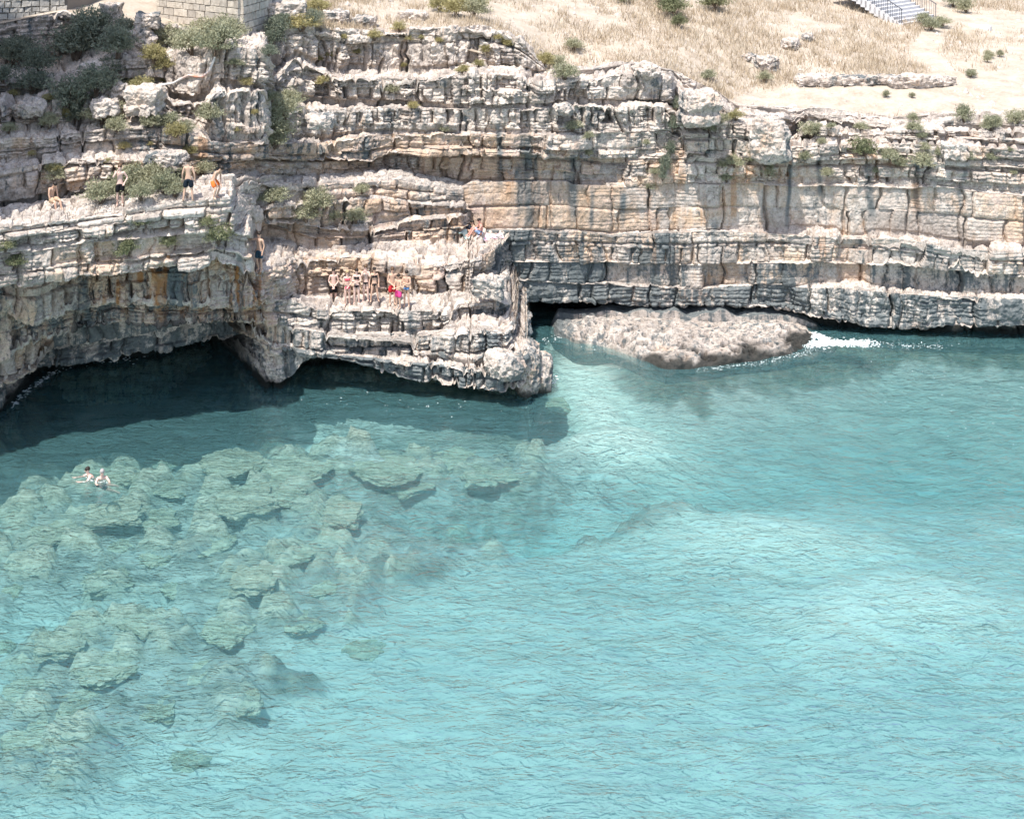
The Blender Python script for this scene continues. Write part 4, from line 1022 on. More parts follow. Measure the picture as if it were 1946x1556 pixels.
def bush_mesh(seed, nleaf=2600, kind='round'):
    r = np.random.default_rng(seed)
    nc = r.integers(9, 14)
    cc = r.normal(0, 1, (nc, 3)); cc /= np.linalg.norm(cc, axis=1, keepdims=True)
    cc *= r.uniform(.25, .72, (nc, 1)); cc[:, 2] = np.abs(cc[:, 2]) * .8 - .05
    cr = r.uniform(.24, .46, nc)
    which = r.integers(0, nc, nleaf)
    v = r.normal(0, 1, (nleaf, 3)); v /= np.linalg.norm(v, axis=1, keepdims=True)
    rad = r.uniform(.35, 1.08, (nleaf, 1)) ** .6
    c = cc[which] + v * rad * cr[which][:, None]
    c[:, 2] = c[:, 2] + .35
    ns_ = nleaf // 2                                   # loose sprigs that break the outline
    sp = r.normal(0, 1, (70, 3)); sp[:, 2] = np.abs(sp[:, 2]) * .9 + .1; sp /= np.linalg.norm(sp, axis=1, keepdims=True)
    wsp = r.integers(0, 70, ns_); ln_ = r.uniform(.35, 1.0, (ns_, 1)) * r.uniform(.75, 1.3, (70, 1))[wsp]
    c[:ns_] = sp[wsp] * ln_ * np.array([.95, .95, .9]) + r.normal(0, .05, (ns_, 3)); v[:ns_] = sp[wsp]
    keep = c[:, 2] > -.15
    c = c[keep]; v = v[keep]; n = len(c)
    s = r.uniform(.035, .075, n)[:, None]
    ax = r.normal(0, 1, (n, 3)) + v * .8 + np.array([0, 0, .7]); ax /= np.linalg.norm(ax, axis=1, keepdims=True)
    b = np.cross(ax, r.normal(0, 1, (n, 3))); b /= np.linalg.norm(b, axis=1, keepdims=True)
    V = np.stack([c - ax * s, c + b * s * .42, c + ax * s * 1.3, c - b * s * .42], 1).reshape(-1, 3)
    F = np.arange(n * 4).reshape(-1, 4)
    # stems
    SV = []; SF = []
    for k in range(nc):
        tip = cc[k] * .85 + np.array([0, 0, .35]); base = np.array([r.normal(0, .05), r.normal(0, .05), -.35])
        mid = (tip + base) / 2 + r.normal(0, .06, 3)
        prev = None
        for q, (pp, w) in enumerate(((base, .035), (mid, .02), (tip, .008))):
            i0 = len(SV)
            for a in range(4): SV.append(pp + np.array([math.cos(a * 1.57) * w, math.sin(a * 1.57) * w, 0]))
            if q:
                for a in range(4): SF.append((i0 - 4 + a, i0 - 4 + (a + 1) % 4, i0 + (a + 1) % 4, i0 + a))
    return V, F, np.array(SV), np.array(SF)
_bush = {}
for vv in range(6):
    V, F, SV, SF = bush_mesh(900 + vv)
    stem_me = mesh_np('stem', SV, SF, M_TWIG)
    for kk in LEAF: _bush[(kk, vv)] = (mesh_np('foliage', V, F, LEAF[kk]), stem_me)
BUSH = {
 ('dark green scrub bush on the shaded slope at the top left', 'dark scrub on the shaded upper left slope'): ('D', [(185, 66, 40), (150, 92, 44), (215, 98, 38), (205, 132, 26), (36, 92, 26), (28, 118, 30), (72, 130, 30), (150, 190, 38), (190, 170, 34), (138, 212, 28), (60, 170, 26), (235, 60, 26), (10, 150, 24)]),
 ('olive grey bush below the stone block wall', 'bushes below the stone block wall'): ('O', [(335, 75, 32), (368, 88, 34), (405, 84, 40), (440, 74, 30), (385, 62, 26), (425, 58, 24)]),
 ('yellowish tuft among the upper left rocks', 'yellow tufts among the upper left rocks'): ('Y', [(300, 108, 24), (265, 165, 24), (335, 250, 16), (330, 22, 18), (240, 72, 14), (90, 190, 12), (315, 122, 16)]),
 ('olive grey bush growing on the broken left slope', 'bushes on the broken left slope'): ('O', [(250, 150, 22), (195, 222, 28), (222, 240, 20), (95, 238, 18), (395, 212, 26), (290, 238, 16), (318, 232, 18), (445, 118, 12), (15, 250, 14), (358, 246, 16)]),
 ('hanging olive bush in the gully right of the pillar rock', 'hanging bushes in the gully'): ('O', [(545, 192, 24), (535, 216, 28), (525, 244, 26), (516, 270, 20), (512, 186, 14)]),
 ('pale grey green bush on the divers\' ledge', 'bushes on the divers\' ledge'): ('O', [(200, 376, 28), (252, 352, 32), (285, 348, 30), (312, 360, 26), (332, 368, 20), (268, 372, 24), (380, 326, 18), (95, 332, 18), (344, 336, 16), (228, 362, 20)]),
 ('green bush clinging to the overhang above the sea cave', 'bushes clinging to the overhang'): ('G', [(240, 470, 21), (320, 462, 14), (410, 452, 27), (262, 418, 16), (10, 465, 16), (32, 498, 16), (400, 420, 14)]),
 ('rounded grey green bush on the stepped ledges above the group', 'bushes on the stepped ledges'): ('O', [(515, 376, 22), (606, 382, 26), (582, 414, 20), (676, 412, 20), (690, 362, 12), (632, 408, 12)]),
 ('dark bush right of the stone block wall', 'dark bushes right of the stone wall'): ('D', [(512, 72, 22), (528, 54, 22), (508, 98, 16), (590, 40, 18), (540, 40, 14)]),
 ('straw coloured bush along the plateau rim', 'straw bushes along the rim'): ('Y', [(578, 44, 24), (602, 22, 20), (868, 26, 22), (905, 14, 22), (835, 16, 16), (712, 68, 14), (760, 56, 12), (1032, 116, 16), (1395, 225, 14)]),
 ('olive bush on the upper rim of the high wall', 'olive bushes on the rim'): ('O', [(900, 28, 26), (1072, 144, 20), (1058, 126, 16), (1090, 92, 14), (1345, 148, 12), (1830, 222, 20), (1880, 240, 18), (1930, 230, 16)]),
 ('tall green shrub in the dry grass at the top edge', 'tall shrubs at the top edge'): ('G', [(1278, 22, 28), (1288, 48, 14), (1356, 14, 22), (1185, 2, 14), (1268, 2, 22)]),
 ('dark climber in the deep crevice of the high wall', 'climbers in the crevice'): ('D', [(1280, 205, 11), (1277, 240, 12), (1272, 285, 14), (1264, 318, 14), (1258, 335, 10), (1524, 260, 9)]),
 ('olive tuft growing from cracks of the high wall', 'tufts in cracks of the high wall'): ('O', [(1085, 238, 14), (1345, 240, 14), (1366, 232, 14), (1548, 252, 18), (1690, 296, 16), (1752, 302, 18), (1705, 304, 14), (1395, 312, 16), (1422, 300, 14), (1380, 342, 13), (1836, 302, 13), (1302, 242, 12), (1230, 352, 12), (1462, 330, 13), (1530, 300, 10), (1572, 330, 10), (1885, 300, 10), (740, 170, 12), (845, 245, 9), (1740, 250, 14), (1785, 288, 11)]),
 ('green bush high on the right hand wall', 'green bush on the right wall'): ('G', [(1636, 288, 22)]),
 ('grey green tuft on the bare plateau', 'tufts on the bare plateau'): ('O', [(1880, 108, 8), (1900, 106, 8), (1876, 116, 8), (1684, 182, 7), (1733, 184, 6), (1770, 54, 16), (1755, 44, 14), (1790, 48, 14), (1835, 20, 16), (1810, 8, 16), (1845, 144, 9), (1452, 152, 12)]),
}
ORD = ['first', 'second', 'third', 'fourth', 'fifth', 'sixth', 'seventh', 'eighth', 'ninth', 'tenth', 'eleventh', 'twelfth', 'thirteenth', 'fourteenth', 'fifteenth', 'sixteenth', 'seventeenth', 'eighteenth', 'nineteenth', 'twentieth', 'last']
brng = random.Random(4)
_t = random.Random(9)
BUSH[('small straw tuft on the knobbly rocks above the high wall', 'straw tufts on the knobbly upper rocks')] = ('Y', [(_t.uniform(560, 1010), _t.uniform(70, 215), _t.uniform(6, 11)) for _ in range(19)])
BUSH[('small grey green tuft on the broken rim of the right wall', 'tufts on the broken right rim')] = ('O', [(_t.uniform(1040, 1930), _t.uniform(225, 330), _t.uniform(6, 12)) for _ in range(20)])
BUSH[('small dry tuft on the left slope above the divers', 'dry tufts on the left slope')] = ('Y', [(_t.uniform(20, 500), _t.uniform(150, 330), _t.uniform(6, 12)) for _ in range(18)])
bcount = 0
for (lab, grp), (kk, lst) in BUSH.items():
    for i, (px, py, rp) in enumerate(sorted(lst)):
        loc, nor = hit(px, py + rp * .35)
        R = rp * loc.y / FPX * 1.38
        nm = 'climber' if 'climber' in lab else ('tuft' if 'tuft' in lab else 'bush')
        l2 = lab if len(lst) == 1 else '%s, %s from the left' % (lab, ORD[min(i, 20)])
        o = thing(nm, loc + nor * R * .25 + Vector((0, 0, R * .12)), l2, 'plant', grp)
        wide = brng.uniform(.95, 1.25); tall = brng.uniform(.8, 1.05)
        if nm == 'climber': wide, tall = .75, 1.5
        o.scale = (R * wide, R * wide * .9, R * tall); o.rotation_euler = (brng.uniform(-.15, .15), brng.uniform(-.15, .15), brng.uniform(0, 6.28))
        fm, sm = _bush[(kk, bcount % 6)]
        link('foliage', fm, o); link('stem', sm, o); bcount += 1

# ---- dry grass: nobody could count it
def straw_material():
    t = NT('dry_straw'); p = t.coord()
    c = t.ramp(t.noise(p, 0.7, 4, .6), [(.3, (.36, .28, .19)), (.5, (.47, .385, .28)), (.7, (.55, .48, .38))])
    return t.finish(c, .9, spec=.05)
M_STRAW = straw_material()
gr = np.random.default_rng(77)
N = 150000
gpx = gr.uniform(560, 2150, N); gtt = gr.uniform(0.0, 1.0, N) ** 1.3 * 32
gd = np.interp(gpx, gw, rim) + gtt
gx = (gpx - CX) * gd / FPX
gy = HORIZON + (CAM_H - ground_z(gx, gd)) * FPX / gd
dens = fbm(gx * .28, gd * .28, 0 * gx, 3, 881) * 1.3 + fbm(gx * 1.3, gd * 1.3, 0 * gx, 2, 885) * .7
path = np.exp(-((gy - np.interp(gpx, [1350, 1450, 1700, 1946, 2100], [205, 190, 186, 180, 178])) / np.interp(gpx, [1350, 1450, 1700, 1946], [12, 20, 30, 42])) ** 4) * (gpx > 1330)
side = np.exp(-(((gpx - np.interp(gy, [50, 100, 180], [1790, 1752, 1850])) / 24.0) ** 4)) * (gy < 180)
bare = sstep(1740, 1900, gpx) * sstep(60, 130, gy) * .55 + (gpx < 1000) * .25 + sstep(1780, 1900, gpx) * .35
low = .35 * sstep(100, 150, gy) * (gpx < 1450)
p_keep = np.clip(.60 + .9 * dens - 1.6 * path - 1.2 * side - bare - low, 0, 1)
keep = gr.uniform(0, 1, N) < p_keep
gx, gd = gx[keep], gd[keep]; n = len(gx)
gzz = ground_z(gx, gd) + 0.16 * fbm(gx * .5, gd * .5, 0 * gx, 4, 461, .55) - .14
hgt = gr.uniform(.18, .55, n) * (0.55 + .6 * np.clip(p_keep[keep], 0, 1)); wd = gr.uniform(.012, .030, n)
an = gr.uniform(0, 6.28, n); lean = gr.normal(0, .35, (n, 2))
base = np.stack([gx, gd, gzz], 1)
sdv = np.stack([np.cos(an), np.sin(an), 0 * an], 1) * wd[:, None]
tip = base + np.stack([lean[:, 0] * hgt, lean[:, 1] * hgt, hgt], 1)
V = np.stack([base - sdv, base + sdv, tip], 1).reshape(-1, 3)
grass = link('dry_grass', mesh_np('dry_grass', V, np.arange(n * 3).reshape(-1, 3), M_STRAW), kind='stuff', label='straw coloured dry grass over the plateau slope', category='grass')

# gravel and loose stones on the bare ground
ng = 5200
ppx = gr.uniform(620, 2100, ng); ptt = gr.uniform(0, 1, ng) ** 1.2 * 26
pd_ = np.interp(ppx, gw, rim) + ptt; pxx = (ppx - CX) * pd_ / FPX
pz = ground_z(pxx, pd_) + 0.16 * fbm(pxx * .5, pd_ * .5, 0 * pxx, 4, 461, .55) - .1
clus = gr.uniform(0, 1, ng) < np.clip(.35 + 1.2 * fbm(pxx * .5, pd_ * .5, 0 * pxx, 3, 891), 0, 1)
pxx, pd_, pz = pxx[clus], pd_[clus], pz[clus]; ng = len(pxx)
V0 = np.array([(1, 0, 0), (-.5, .87, 0), (-.5, -.87, 0), (.1, .1, .75), (.6, .8, -.3), (-1, .0, -.3), (.5, -.9, -.3)], f32)
F0 = np.array([(3, 0, 4), (3, 4, 1), (3, 1, 5), (3, 5, 2), (3, 2, 6), (3, 6, 0)], np.int32)
sz = gr.uniform(.03, .10, ng) * (1 + 1.6 * (gr.uniform(0, 1, ng) > .93)); an2 = gr.uniform(0, 6.28, ng)
ca, sa = np.cos(an2), np.sin(an2)
VV = V0[None] * (sz[:, None, None] * gr.uniform(.6, 1.4, (ng, 1, 3)))
VV = np.stack([VV[..., 0] * ca[:, None] - VV[..., 1] * sa[:, None] + pxx[:, None], VV[..., 0] * sa[:, None] + VV[..., 1] * ca[:, None] + pd_[:, None], VV[..., 2] + pz[:, None]], -1)
FF = (F0[None] + (np.arange(ng) * 7)[:, None, None]).reshape(-1, 3)
one = np.ones(ng * 7, f32)
link('gravel', mesh_np('gravel', VV.reshape(-1, 3), FF, M_ROCK, dict(ochre=.3 * one, dark=.2 * one, rust=0 * one, wet_shade=0 * one, tint=.5 * one, streak=0 * one)), kind='stuff', label='loose stones scattered over the pale plateau', category='gravel')
# ------------------------------------------------------------------ people
def flat_mat(name, c, r=.7, spec=.3):
    t = NT(name); p = t.coord()
    cc = t.mix(t.ramp(t.noise(p, 14, 3), [(.35, .0), (.7, .35)]), c, tuple(x * .72 for x in c))
    return t.finish(cc, r, spec=spec)
SKIN = [flat_mat('skin_tan', (.62, .40, .29), .55), flat_mat('skin_fair', (.72, .50, .42), .55), flat_mat('skin_reddened', (.66, .33, .26), .55)]
HAIR = {'dark': flat_mat('hair_dark', (.028, .020, .016), .5), 'brown': flat_mat('hair_brown', (.12, .07, .04), .5), 'fair': flat_mat('hair_fair', (.45, .33, .19), .5), 'grey': flat_mat('hair_grey', (.35, .33, .32), .5)}
_cl = {}
def cloth(c):
    if c not in _cl: _cl[c] = flat_mat('swimwear_cloth', c, .8, .15)
    return _cl[c]
M_EYE = NT('eye_dark').finish((.02, .015, .012), .3); M_LIP = NT('lips').finish((.42, .16, .14), .5)
def skin_obj(name, verts, edges, radii, mat, parent, root=0, sub=2):
    me = bpy.data.meshes.new(name + '_src'); me.from_pydata([tuple(v) for v in verts], edges, []); me.update()
    o = bpy.data.objects.new(name + '_src', me); COL.objects.link(o)
    m = o.modifiers.new('skin', 'SKIN'); m.use_smooth_shade = True; m.branch_smoothing = .4
    lay_ = me.skin_vertices[0].data
    for i, rr in enumerate(radii):
        lay_[i].radius = rr if isinstance(rr, tuple) else (rr, rr); lay_[i].use_root = (i == root)
    sm = o.modifiers.new('sub', 'SUBSURF'); sm.levels = sub; sm.render_levels = sub
    fin = link(name, bpy.data.meshes.new(name), parent)
    PENDING.append((o, me, fin, mat)); return fin
PENDING = []
def grow_skins():
    bpy.context.view_layer.update()
    dg = bpy.context.evaluated_depsgraph_get()
    for o, me, fin, mat in PENDING:
        out = bpy.data.meshes.new_from_object(o.evaluated_get(dg)); out.name = fin.name
        out.materials.clear(); out.materials.append(mat)
        out.polygons.foreach_set('use_smooth', np.ones(len(out.polygons), bool))
        old = fin.data; fin.data = out; bpy.data.meshes.remove(old)
    for o, me, fin, mat in PENDING:
        bpy.data.objects.remove(o); bpy.data.meshes.remove(me)
def blob_obj(name, centre, size, mat, parent, sub=2, cut=None, rot=None):
    V, F = ico(sub); p = V * np.array(size, f32)
    if cut is not None: p[:, 2] = np.maximum(p[:, 2], cut)
    o = link(name, mesh_np(name, p, F, mat, smooth=True), parent); o.location = centre
    if rot: o.rotation_euler = rot
    return o
def person(label, px, py, pose, height, face, skin=0, hair='dark', wear=('shorts', (.02, .02, .025)), female=False, longhair=False, group=None, at=None, top=None, zoff=0.0):
    loc = at if at is not None else hit(px, py)[0]
    if at is None:
        for back in (.42, .3, .18, 0.0):
            g_ = drop(loc.x, loc.y - back, loc.z + .9)
            if g_ is not None and abs(g_.z - loc.z) < .28: loc = g_; break
    root = thing('person', (loc.x, loc.y, loc.z + zoff), label, 'person', group)
    root.rotation_euler[2] = math.radians(face); s = height / 1.76
    root.scale = (s, s, s)
    J = dict(pelvis=(0, 0, .95), waist=(0, .005, 1.10), chest=(0, .0, 1.30), neckb=(0, .01, 1.46), neck=(0, -.005, 1.53), head=(0, -.015, 1.64), crown=(0, .0, 1.70))
    for sd, sg in (('l', 1), ('r', -1)):
        J['sh' + sd] = (.155 * sg, .005, 1.42); J['el' + sd] = (.235 * sg, .03, 1.14); J['wr' + sd] = (.25 * sg, -.03, .91)
        J['hp' + sd] = (.085 * sg, 0, .90); J['kn' + sd] = (.10 * sg, -.015, .50); J['an' + sd] = (.11 * sg, .02, .085); J['to' + sd] = (.13 * sg, -.13, .035)
    J.update(pose or {})
    J = {k: Vector(v) for k, v in J.items()}
    w = .92 if female else 1.0
    verts, radii, edges, idx = [], [], [], {}
    def add(n, r, par=None):
        idx[n] = len(verts); verts.append(J[n] if n in J else n); radii.append(r)
        if par is not None: edges.append((idx[par], idx[n]))
    add('pelvis', (.135 if female else .125, .10)); add('waist', (.105 if female else .118, .085), 'pelvis'); add('chest', (.135 * w, .10), 'waist')
    add('neckb', (.085, .075), 'chest'); add('neck', (.052, .055), 'neckb'); add('head', (.078, .095), 'neck'); add('crown', (.062, .075), 'head')
    for sd in 'lr':
        J['ud' + sd] = J['sh' + sd].lerp(J['el' + sd], .45)
        add('sh' + sd, .062 * w, 'chest'); add('ud' + sd, .047 * w, 'sh' + sd); add('el' + sd, .038 * w, 'ud' + sd); add('wr' + sd, .027, 'el' + sd)
        dv = (J['wr' + sd] - J['el' + sd]).normalized(); sg = 1 if sd == 'l' else -1
        sx_ = Vector((1, 0, 0)); lat = (sx_ - dv * sx_.dot(dv))
        lat = lat.normalized() if lat.length > .2 else Vector((0, 1, 0))
        nn_ = dv.cross(lat)
        J['pm' + sd] = J['wr' + sd] + dv * .075; add('pm' + sd, (.030, .020), 'wr' + sd)
        for q, (o_, ln) in enumerate(((-.028, .062), (-.009, .076), (.010, .072), (.028, .055))):
            a = 'f%d%s' % (q, sd); J[a] = J['pm' + sd] + dv * (.028 + ln * .5) + lat * o_ * 1.15 + nn_ * .006; add(a, .0088, 'pm' + sd)
            b = 'g%d%s' % (q, sd); J[b] = J[a] + dv * ln * .55 + nn_ * .022; add(b, .0068, a)
        J['th' + sd] = J['wr' + sd] + dv * .05 + lat * .045 * -sg; add('th' + sd, .010, 'wr' + sd)
        J['ti' + sd] = J['th' + sd] + dv * .04 + nn_ * .012; add('ti' + sd, .008, 'th' + sd)
        J['tg' + sd] = J['hp' + sd].lerp(J['kn' + sd], .45); J['cf' + sd] = J['kn' + sd].lerp(J['an' + sd], .35)
        add('hp' + sd, .088, 'pelvis'); add('tg' + sd, .078, 'hp' + sd); add('kn' + sd, .052, 'tg' + sd); add('cf' + sd, .054, 'kn' + sd); add('an' + sd, .036, 'cf' + sd); add('to' + sd, (.040, .026), 'an' + sd)
    body = skin_obj('body', verts, edges, radii, SKIN[skin], root)
    # head: hair, eyes, nose, mouth, ears (turned with the neck)
    hc = J['head'] + Vector((0, 0, .012)); tilt = (J['head'] - J['neck']); rx = math.atan2(tilt.y, tilt.z) if tilt.z > 0.02 else 0.0
    fw = Vector((0, -1, 0)); rot = (-rx * .6 + .0, 0, 0)
    Rm = Matrix.Rotation(rot[0], 3, 'X')
    blob_obj('hair', hc + Rm @ Vector((0, .022, .030)), (.093, .110, .104), HAIR[hair], root, cut=-.045, rot=rot)
    if longhair: blob_obj('hair', hc + Rm @ Vector((0, .075, -.10)), (.075, .045, .17), HAIR[hair], root, rot=rot)
    blob_obj('nose', hc + Rm @ Vector((0, -.100, -.012)), (.013, .018, .022), SKIN[skin], root, 1)
    blob_obj('mouth', hc + Rm @ Vector((0, -.088, -.055)), (.024, .012, .008), M_LIP, root, 1)
    for sg in (1, -1):
        blob_obj('eye', hc + Rm @ Vector((.032 * sg, -.088, .012)), (.013, .010, .008), M_EYE, root, 1)
        blob_obj('ear', hc + Rm @ Vector((.080 * sg, .0, -.005)), (.012, .022, .030), SKIN[skin], root, 1)
    # swimwear
    kind, col = wear
    if kind == 'shorts':
        v = [J['pelvis'] + Vector((0, 0, .075)), J['pelvis'], J['hpl'], J['hpl'].lerp(J['knl'], .30), J['hpl'].lerp(J['knl'], .84), J['hpr'], J['hpr'].lerp(J['knr'], .30), J['hpr'].lerp(J['knr'], .84)]
        skin_obj('shorts', v, [(0, 1), (1, 2), (2, 3), (3, 4), (1, 5), (5, 6), (6, 7)], [(.158, .128), (.162, .134), .120, .116, .118, .120, .116, .118], cloth(col), root, 1)
    else:
        v = [J['pelvis'] + Vector((0, 0, .02)), J['pelvis'] + Vector((0, 0, -.06)), J['hpl'] + Vector((.015, 0, .01)), J['hpr'] + Vector((-.015, 0, .01))]
        rr = [(.185, .150), (.150, .150), .128, .128] if kind == 'briefs' else [(.182, .150), (.140, .148), .118, .118]
        skin_obj('swim_briefs', v, [(0, 1), (0, 2), (0, 3)], rr, cloth(col), root, 0)
        if kind == 'bikini':
            tc = top or col
            for sg in (1, -1): blob_obj('bikini_cup', J['chest'] + Vector((.062 * sg, -.085, .015)), (.068, .055, .062), cloth(tc), root, 2)
            ring = []
            for a in range(17):
                th = a / 16 * 6.2832; ring.append(J['chest'] + Vector((.128 * math.cos(th), .098 * math.sin(th), .0)))
            link('bikini_band', tube_mesh('bikini_band', ring, .012, cloth(tc), 5), root)
    return root
FRONT = dict(elr=(-.22, -.03, 1.14), wrr=(-.05, -.19, 1.02), ell=(.22, -.03, 1.14), wrl=(.05, -.19, 1.01))
CLASP = dict(elr=(-.235, .0, 1.14), wrr=(-.05, -.155, .95), ell=(.235, .0, 1.14), wrl=(.05, -.155, .94))
FOLD = dict(elr=(-.20, -.08, 1.17), wrr=(.03, -.19, 1.18), ell=(.20, -.08, 1.17), wrl=(-.03, -.20, 1.13))
APART = dict(knl=(.15, -.01, .50), anl=(.20, .02, .085), tol=(.24, -.12, .035), knr=(-.14, -.01, .50), anr=(-.18, .02, .085), tor=(-.21, -.12, .035))
G = 'bathers standing together on the lower ledge'
NAVY, BLACK = (.018, .028, .05), (.012, .012, .014)
person('boy in black swim shorts with hands clasped, left end of the ledge group', 636, 566, CLASP, 1.76, 5, 1, 'dark', ('shorts', BLACK), group=G)
person('girl in bright pink bikini bottoms second from left in the group', 661, 567, dict(FRONT, elr=(-.22, -.05, 1.17), wrr=(-.06, -.17, 1.20)), 1.66, 10, 1, 'fair', ('bikini', (.75, .05, .14)), True, True, G, top=(.62, .10, .14))
person('girl in black bikini with arms crossed, third from left in the group', 679, 567, FOLD, 1.70, 0, 1, 'dark', ('bikini', BLACK), True, True, G)
person('girl with hands raised to her face, fourth from left in the group', 697, 565, dict(elr=(-.20, -.14, 1.20), wrr=(-.07, -.20, 1.46), ell=(.22, -.12, 1.22), wrl=(.10, -.20, 1.45)), 1.73, -8, 1, 'brown', ('bikini', BLACK), True, True, G, top=(.65, .5, .44))
person('dark haired girl in black bikini standing with legs apart', 713, 567, dict(APART, wrl=(.22, -.06, .93)), 1.63, 12, 0, 'dark', ('bikini', BLACK), True, True, G)
person('boy in red swim shorts behind the child in pink shorts', 747, 572, dict(FRONT, ell=(.22, .02, 1.14), wrl=(.10, -.16, 1.00)), 1.78, 15, 0, 'brown', ('shorts', (.55, .03, .04)), group=G)
person('child in hot pink shorts in front of the group', 758, 583, dict(elr=(-.21, -.06, 1.15), wrr=(-.10, -.20, 1.10), ell=(.20, -.08, 1.15), wrl=(-.02, -.20, 1.09)), 1.62, -35, 0, 'dark', ('shorts', (.85, .08, .28)), group=G)
person('boy in blue swim briefs with folded arms, right end of the group', 774, 576, FOLD, 1.70, -8, 0, 'dark', ('briefs', (.10, .24, .48)), group=G)
# divers on the upper ledge
person('man in black shorts raising a hand to his face among pale bushes', 233, 382, dict(elr=(-.26, -.10, 1.22), wrr=(-.06, -.17, 1.52), ell=(.30, .05, 1.18), wrl=(.22, -.10, 1.02)), 1.80, 5, 1, 'brown', ('shorts', BLACK))
person('man in dark shorts seen from behind at the ledge edge', 358, 384, dict(APART, elr=(-.25, .02, 1.14), wrr=(-.27, -.02, .90)), 1.84, 180, 0, 'dark', ('shorts', (.015, .022, .032)))
BEND = dict(pelvis=(0, .14, .80), waist=(0, .10, .94), chest=(0, -.04, 1.09), neckb=(0, -.17, 1.19), neck=(0, -.23, 1.24), head=(0, -.31, 1.30), crown=(0, -.34, 1.36),
            shl=(.155, -.12, 1.17), shr=(-.155, -.12, 1.17), ell=(.21, -.08, .88), wrl=(.14, -.16, .66), elr=(-.21, -.08, .88), wrr=(-.14, -.16, .66),
            hpl=(.09, .13, .76), hpr=(-.09, .13, .76), knl=(.13, -.10, .45), knr=(-.13, -.12, .45), anl=(.12, .06, .085), anr=(-.12, .02, .085), tol=(.14, -.09, .035), tor=(-.14, -.13, .035))
person('man in orange shorts bending forward with hands on knees', 414, 372, BEND, 1.80, 62, 0, 'dark', ('shorts', (.85, .18, .04)))
person('man in blue shorts on the jutting ledge pointing to the left', 496, 505, dict(elr=(-.38, -.10, 1.40), wrr=(-.60, -.14, 1.42), wrl=(.22, -.06, .92), knr=(-.09, -.06, .50), anr=(-.08, .06, .085), tor=(-.09, -.09, .035)), 1.80, -25, 0, 'dark', ('shorts', (.03, .07, .11)))
SIT = dict(pelvis=(0, .0, .12), waist=(0, .03, .27), chest=(0, .0, .47), neckb=(0, -.04, .62), neck=(0, -.07, .68), head=(0, -.11, .78), crown=(0, -.11, .85),
           shl=(.155, -.02, .58), shr=(-.155, -.02, .58), ell=(.22, -.16, .40), wrl=(.13, -.36, .40), elr=(-.22, -.16, .40), wrr=(-.13, -.36, .40),
           hpl=(.09, -.03, .11), hpr=(-.09, -.03, .11), knl=(.12, -.42, .44), knr=(-.12, -.40, .44), anl=(.11, -.68, .09), anr=(-.11, -.66, .09), tol=(.13, -.82, .04), tor=(-.13, -.80, .04))
CLIMB = dict(SIT, pelvis=(0, .0, .45), waist=(0, .02, .60), chest=(0, -.04, .79), neckb=(0, -.12, .92), neck=(0, -.17, .97), head=(0, -.24, 1.04), crown=(0, -.27, 1.10),
             shl=(.155, -.08, .90), shr=(-.155, -.08, .90), ell=(.21, -.10, .64), wrl=(.18, -.18, .44), elr=(-.21, -.10, .64), wrr=(-.18, -.18, .44),
             hpl=(.09, -.03, .43), hpr=(-.09, -.03, .43), knl=(.12, -.40, .40), knr=(-.12, -.38, .36), anl=(.11, -.52, .06), anr=(-.11, -.46, .02), tol=(.13, -.66, .02), tor=(-.13, -.60, -.02))
person('man in beige shorts crouching on the thin beds at the far left', 104, 386, CLIMB, 1.80, 55, 0, 'dark', ('shorts', (.50, .36, .24)))
seat, _ = hit(914, 448)
person('man with sunburnt back sitting on a towel beside the dark haired woman', 914, 448, SIT, 1.72, -70, 2, 'dark', ('shorts', (.30, .42, .62)), at=seat)
seat2, _ = hit(901, 449)
person('dark haired woman with raised knees sitting on the terrace beside a bag', 901, 449, SIT, 1.60, -78, 0, 'dark', ('bikini', (.10, .12, .2)), True, True, at=seat2)
SWIM = dict(pelvis=(0, .45, -.42), waist=(0, .32, -.26), chest=(0, .12, -.06), neckb=(0, .02, .08), neck=(0, -.01, .15), head=(0, -.03, .26), crown=(0, -.02, .32),
            shl=(.16, .04, .02), shr=(-.16, .04, .02), ell=(.27, -.16, -.08), wrl=(.26, -.40, -.02), elr=(-.27, -.16, -.08), wrr=(-.24, -.40, -.03),
            hpl=(.09, .5, -.45), hpr=(-.09, .5, -.45), knl=(.14, .80, -.70), knr=(-.14, .86, -.62), anl=(.12, 1.15, -.9), anr=(-.12, 1.2, -.75), tol=(.13, 1.3, -1.0), tor=(-.13, 1.35, -.85))
person('swimmer with dark hair in the water, left of the pair', 167, 905, SWIM, 1.75, -55, 1, 'dark', ('shorts', NAVY), at=pt(167, 905, 57.2))
person('swimmer with grey hair in the water, right of the pair', 194, 908, SWIM, 1.75, 20, 1, 'grey', ('shorts', BLACK), at=pt(194, 909, 57.0))

grow_skins()
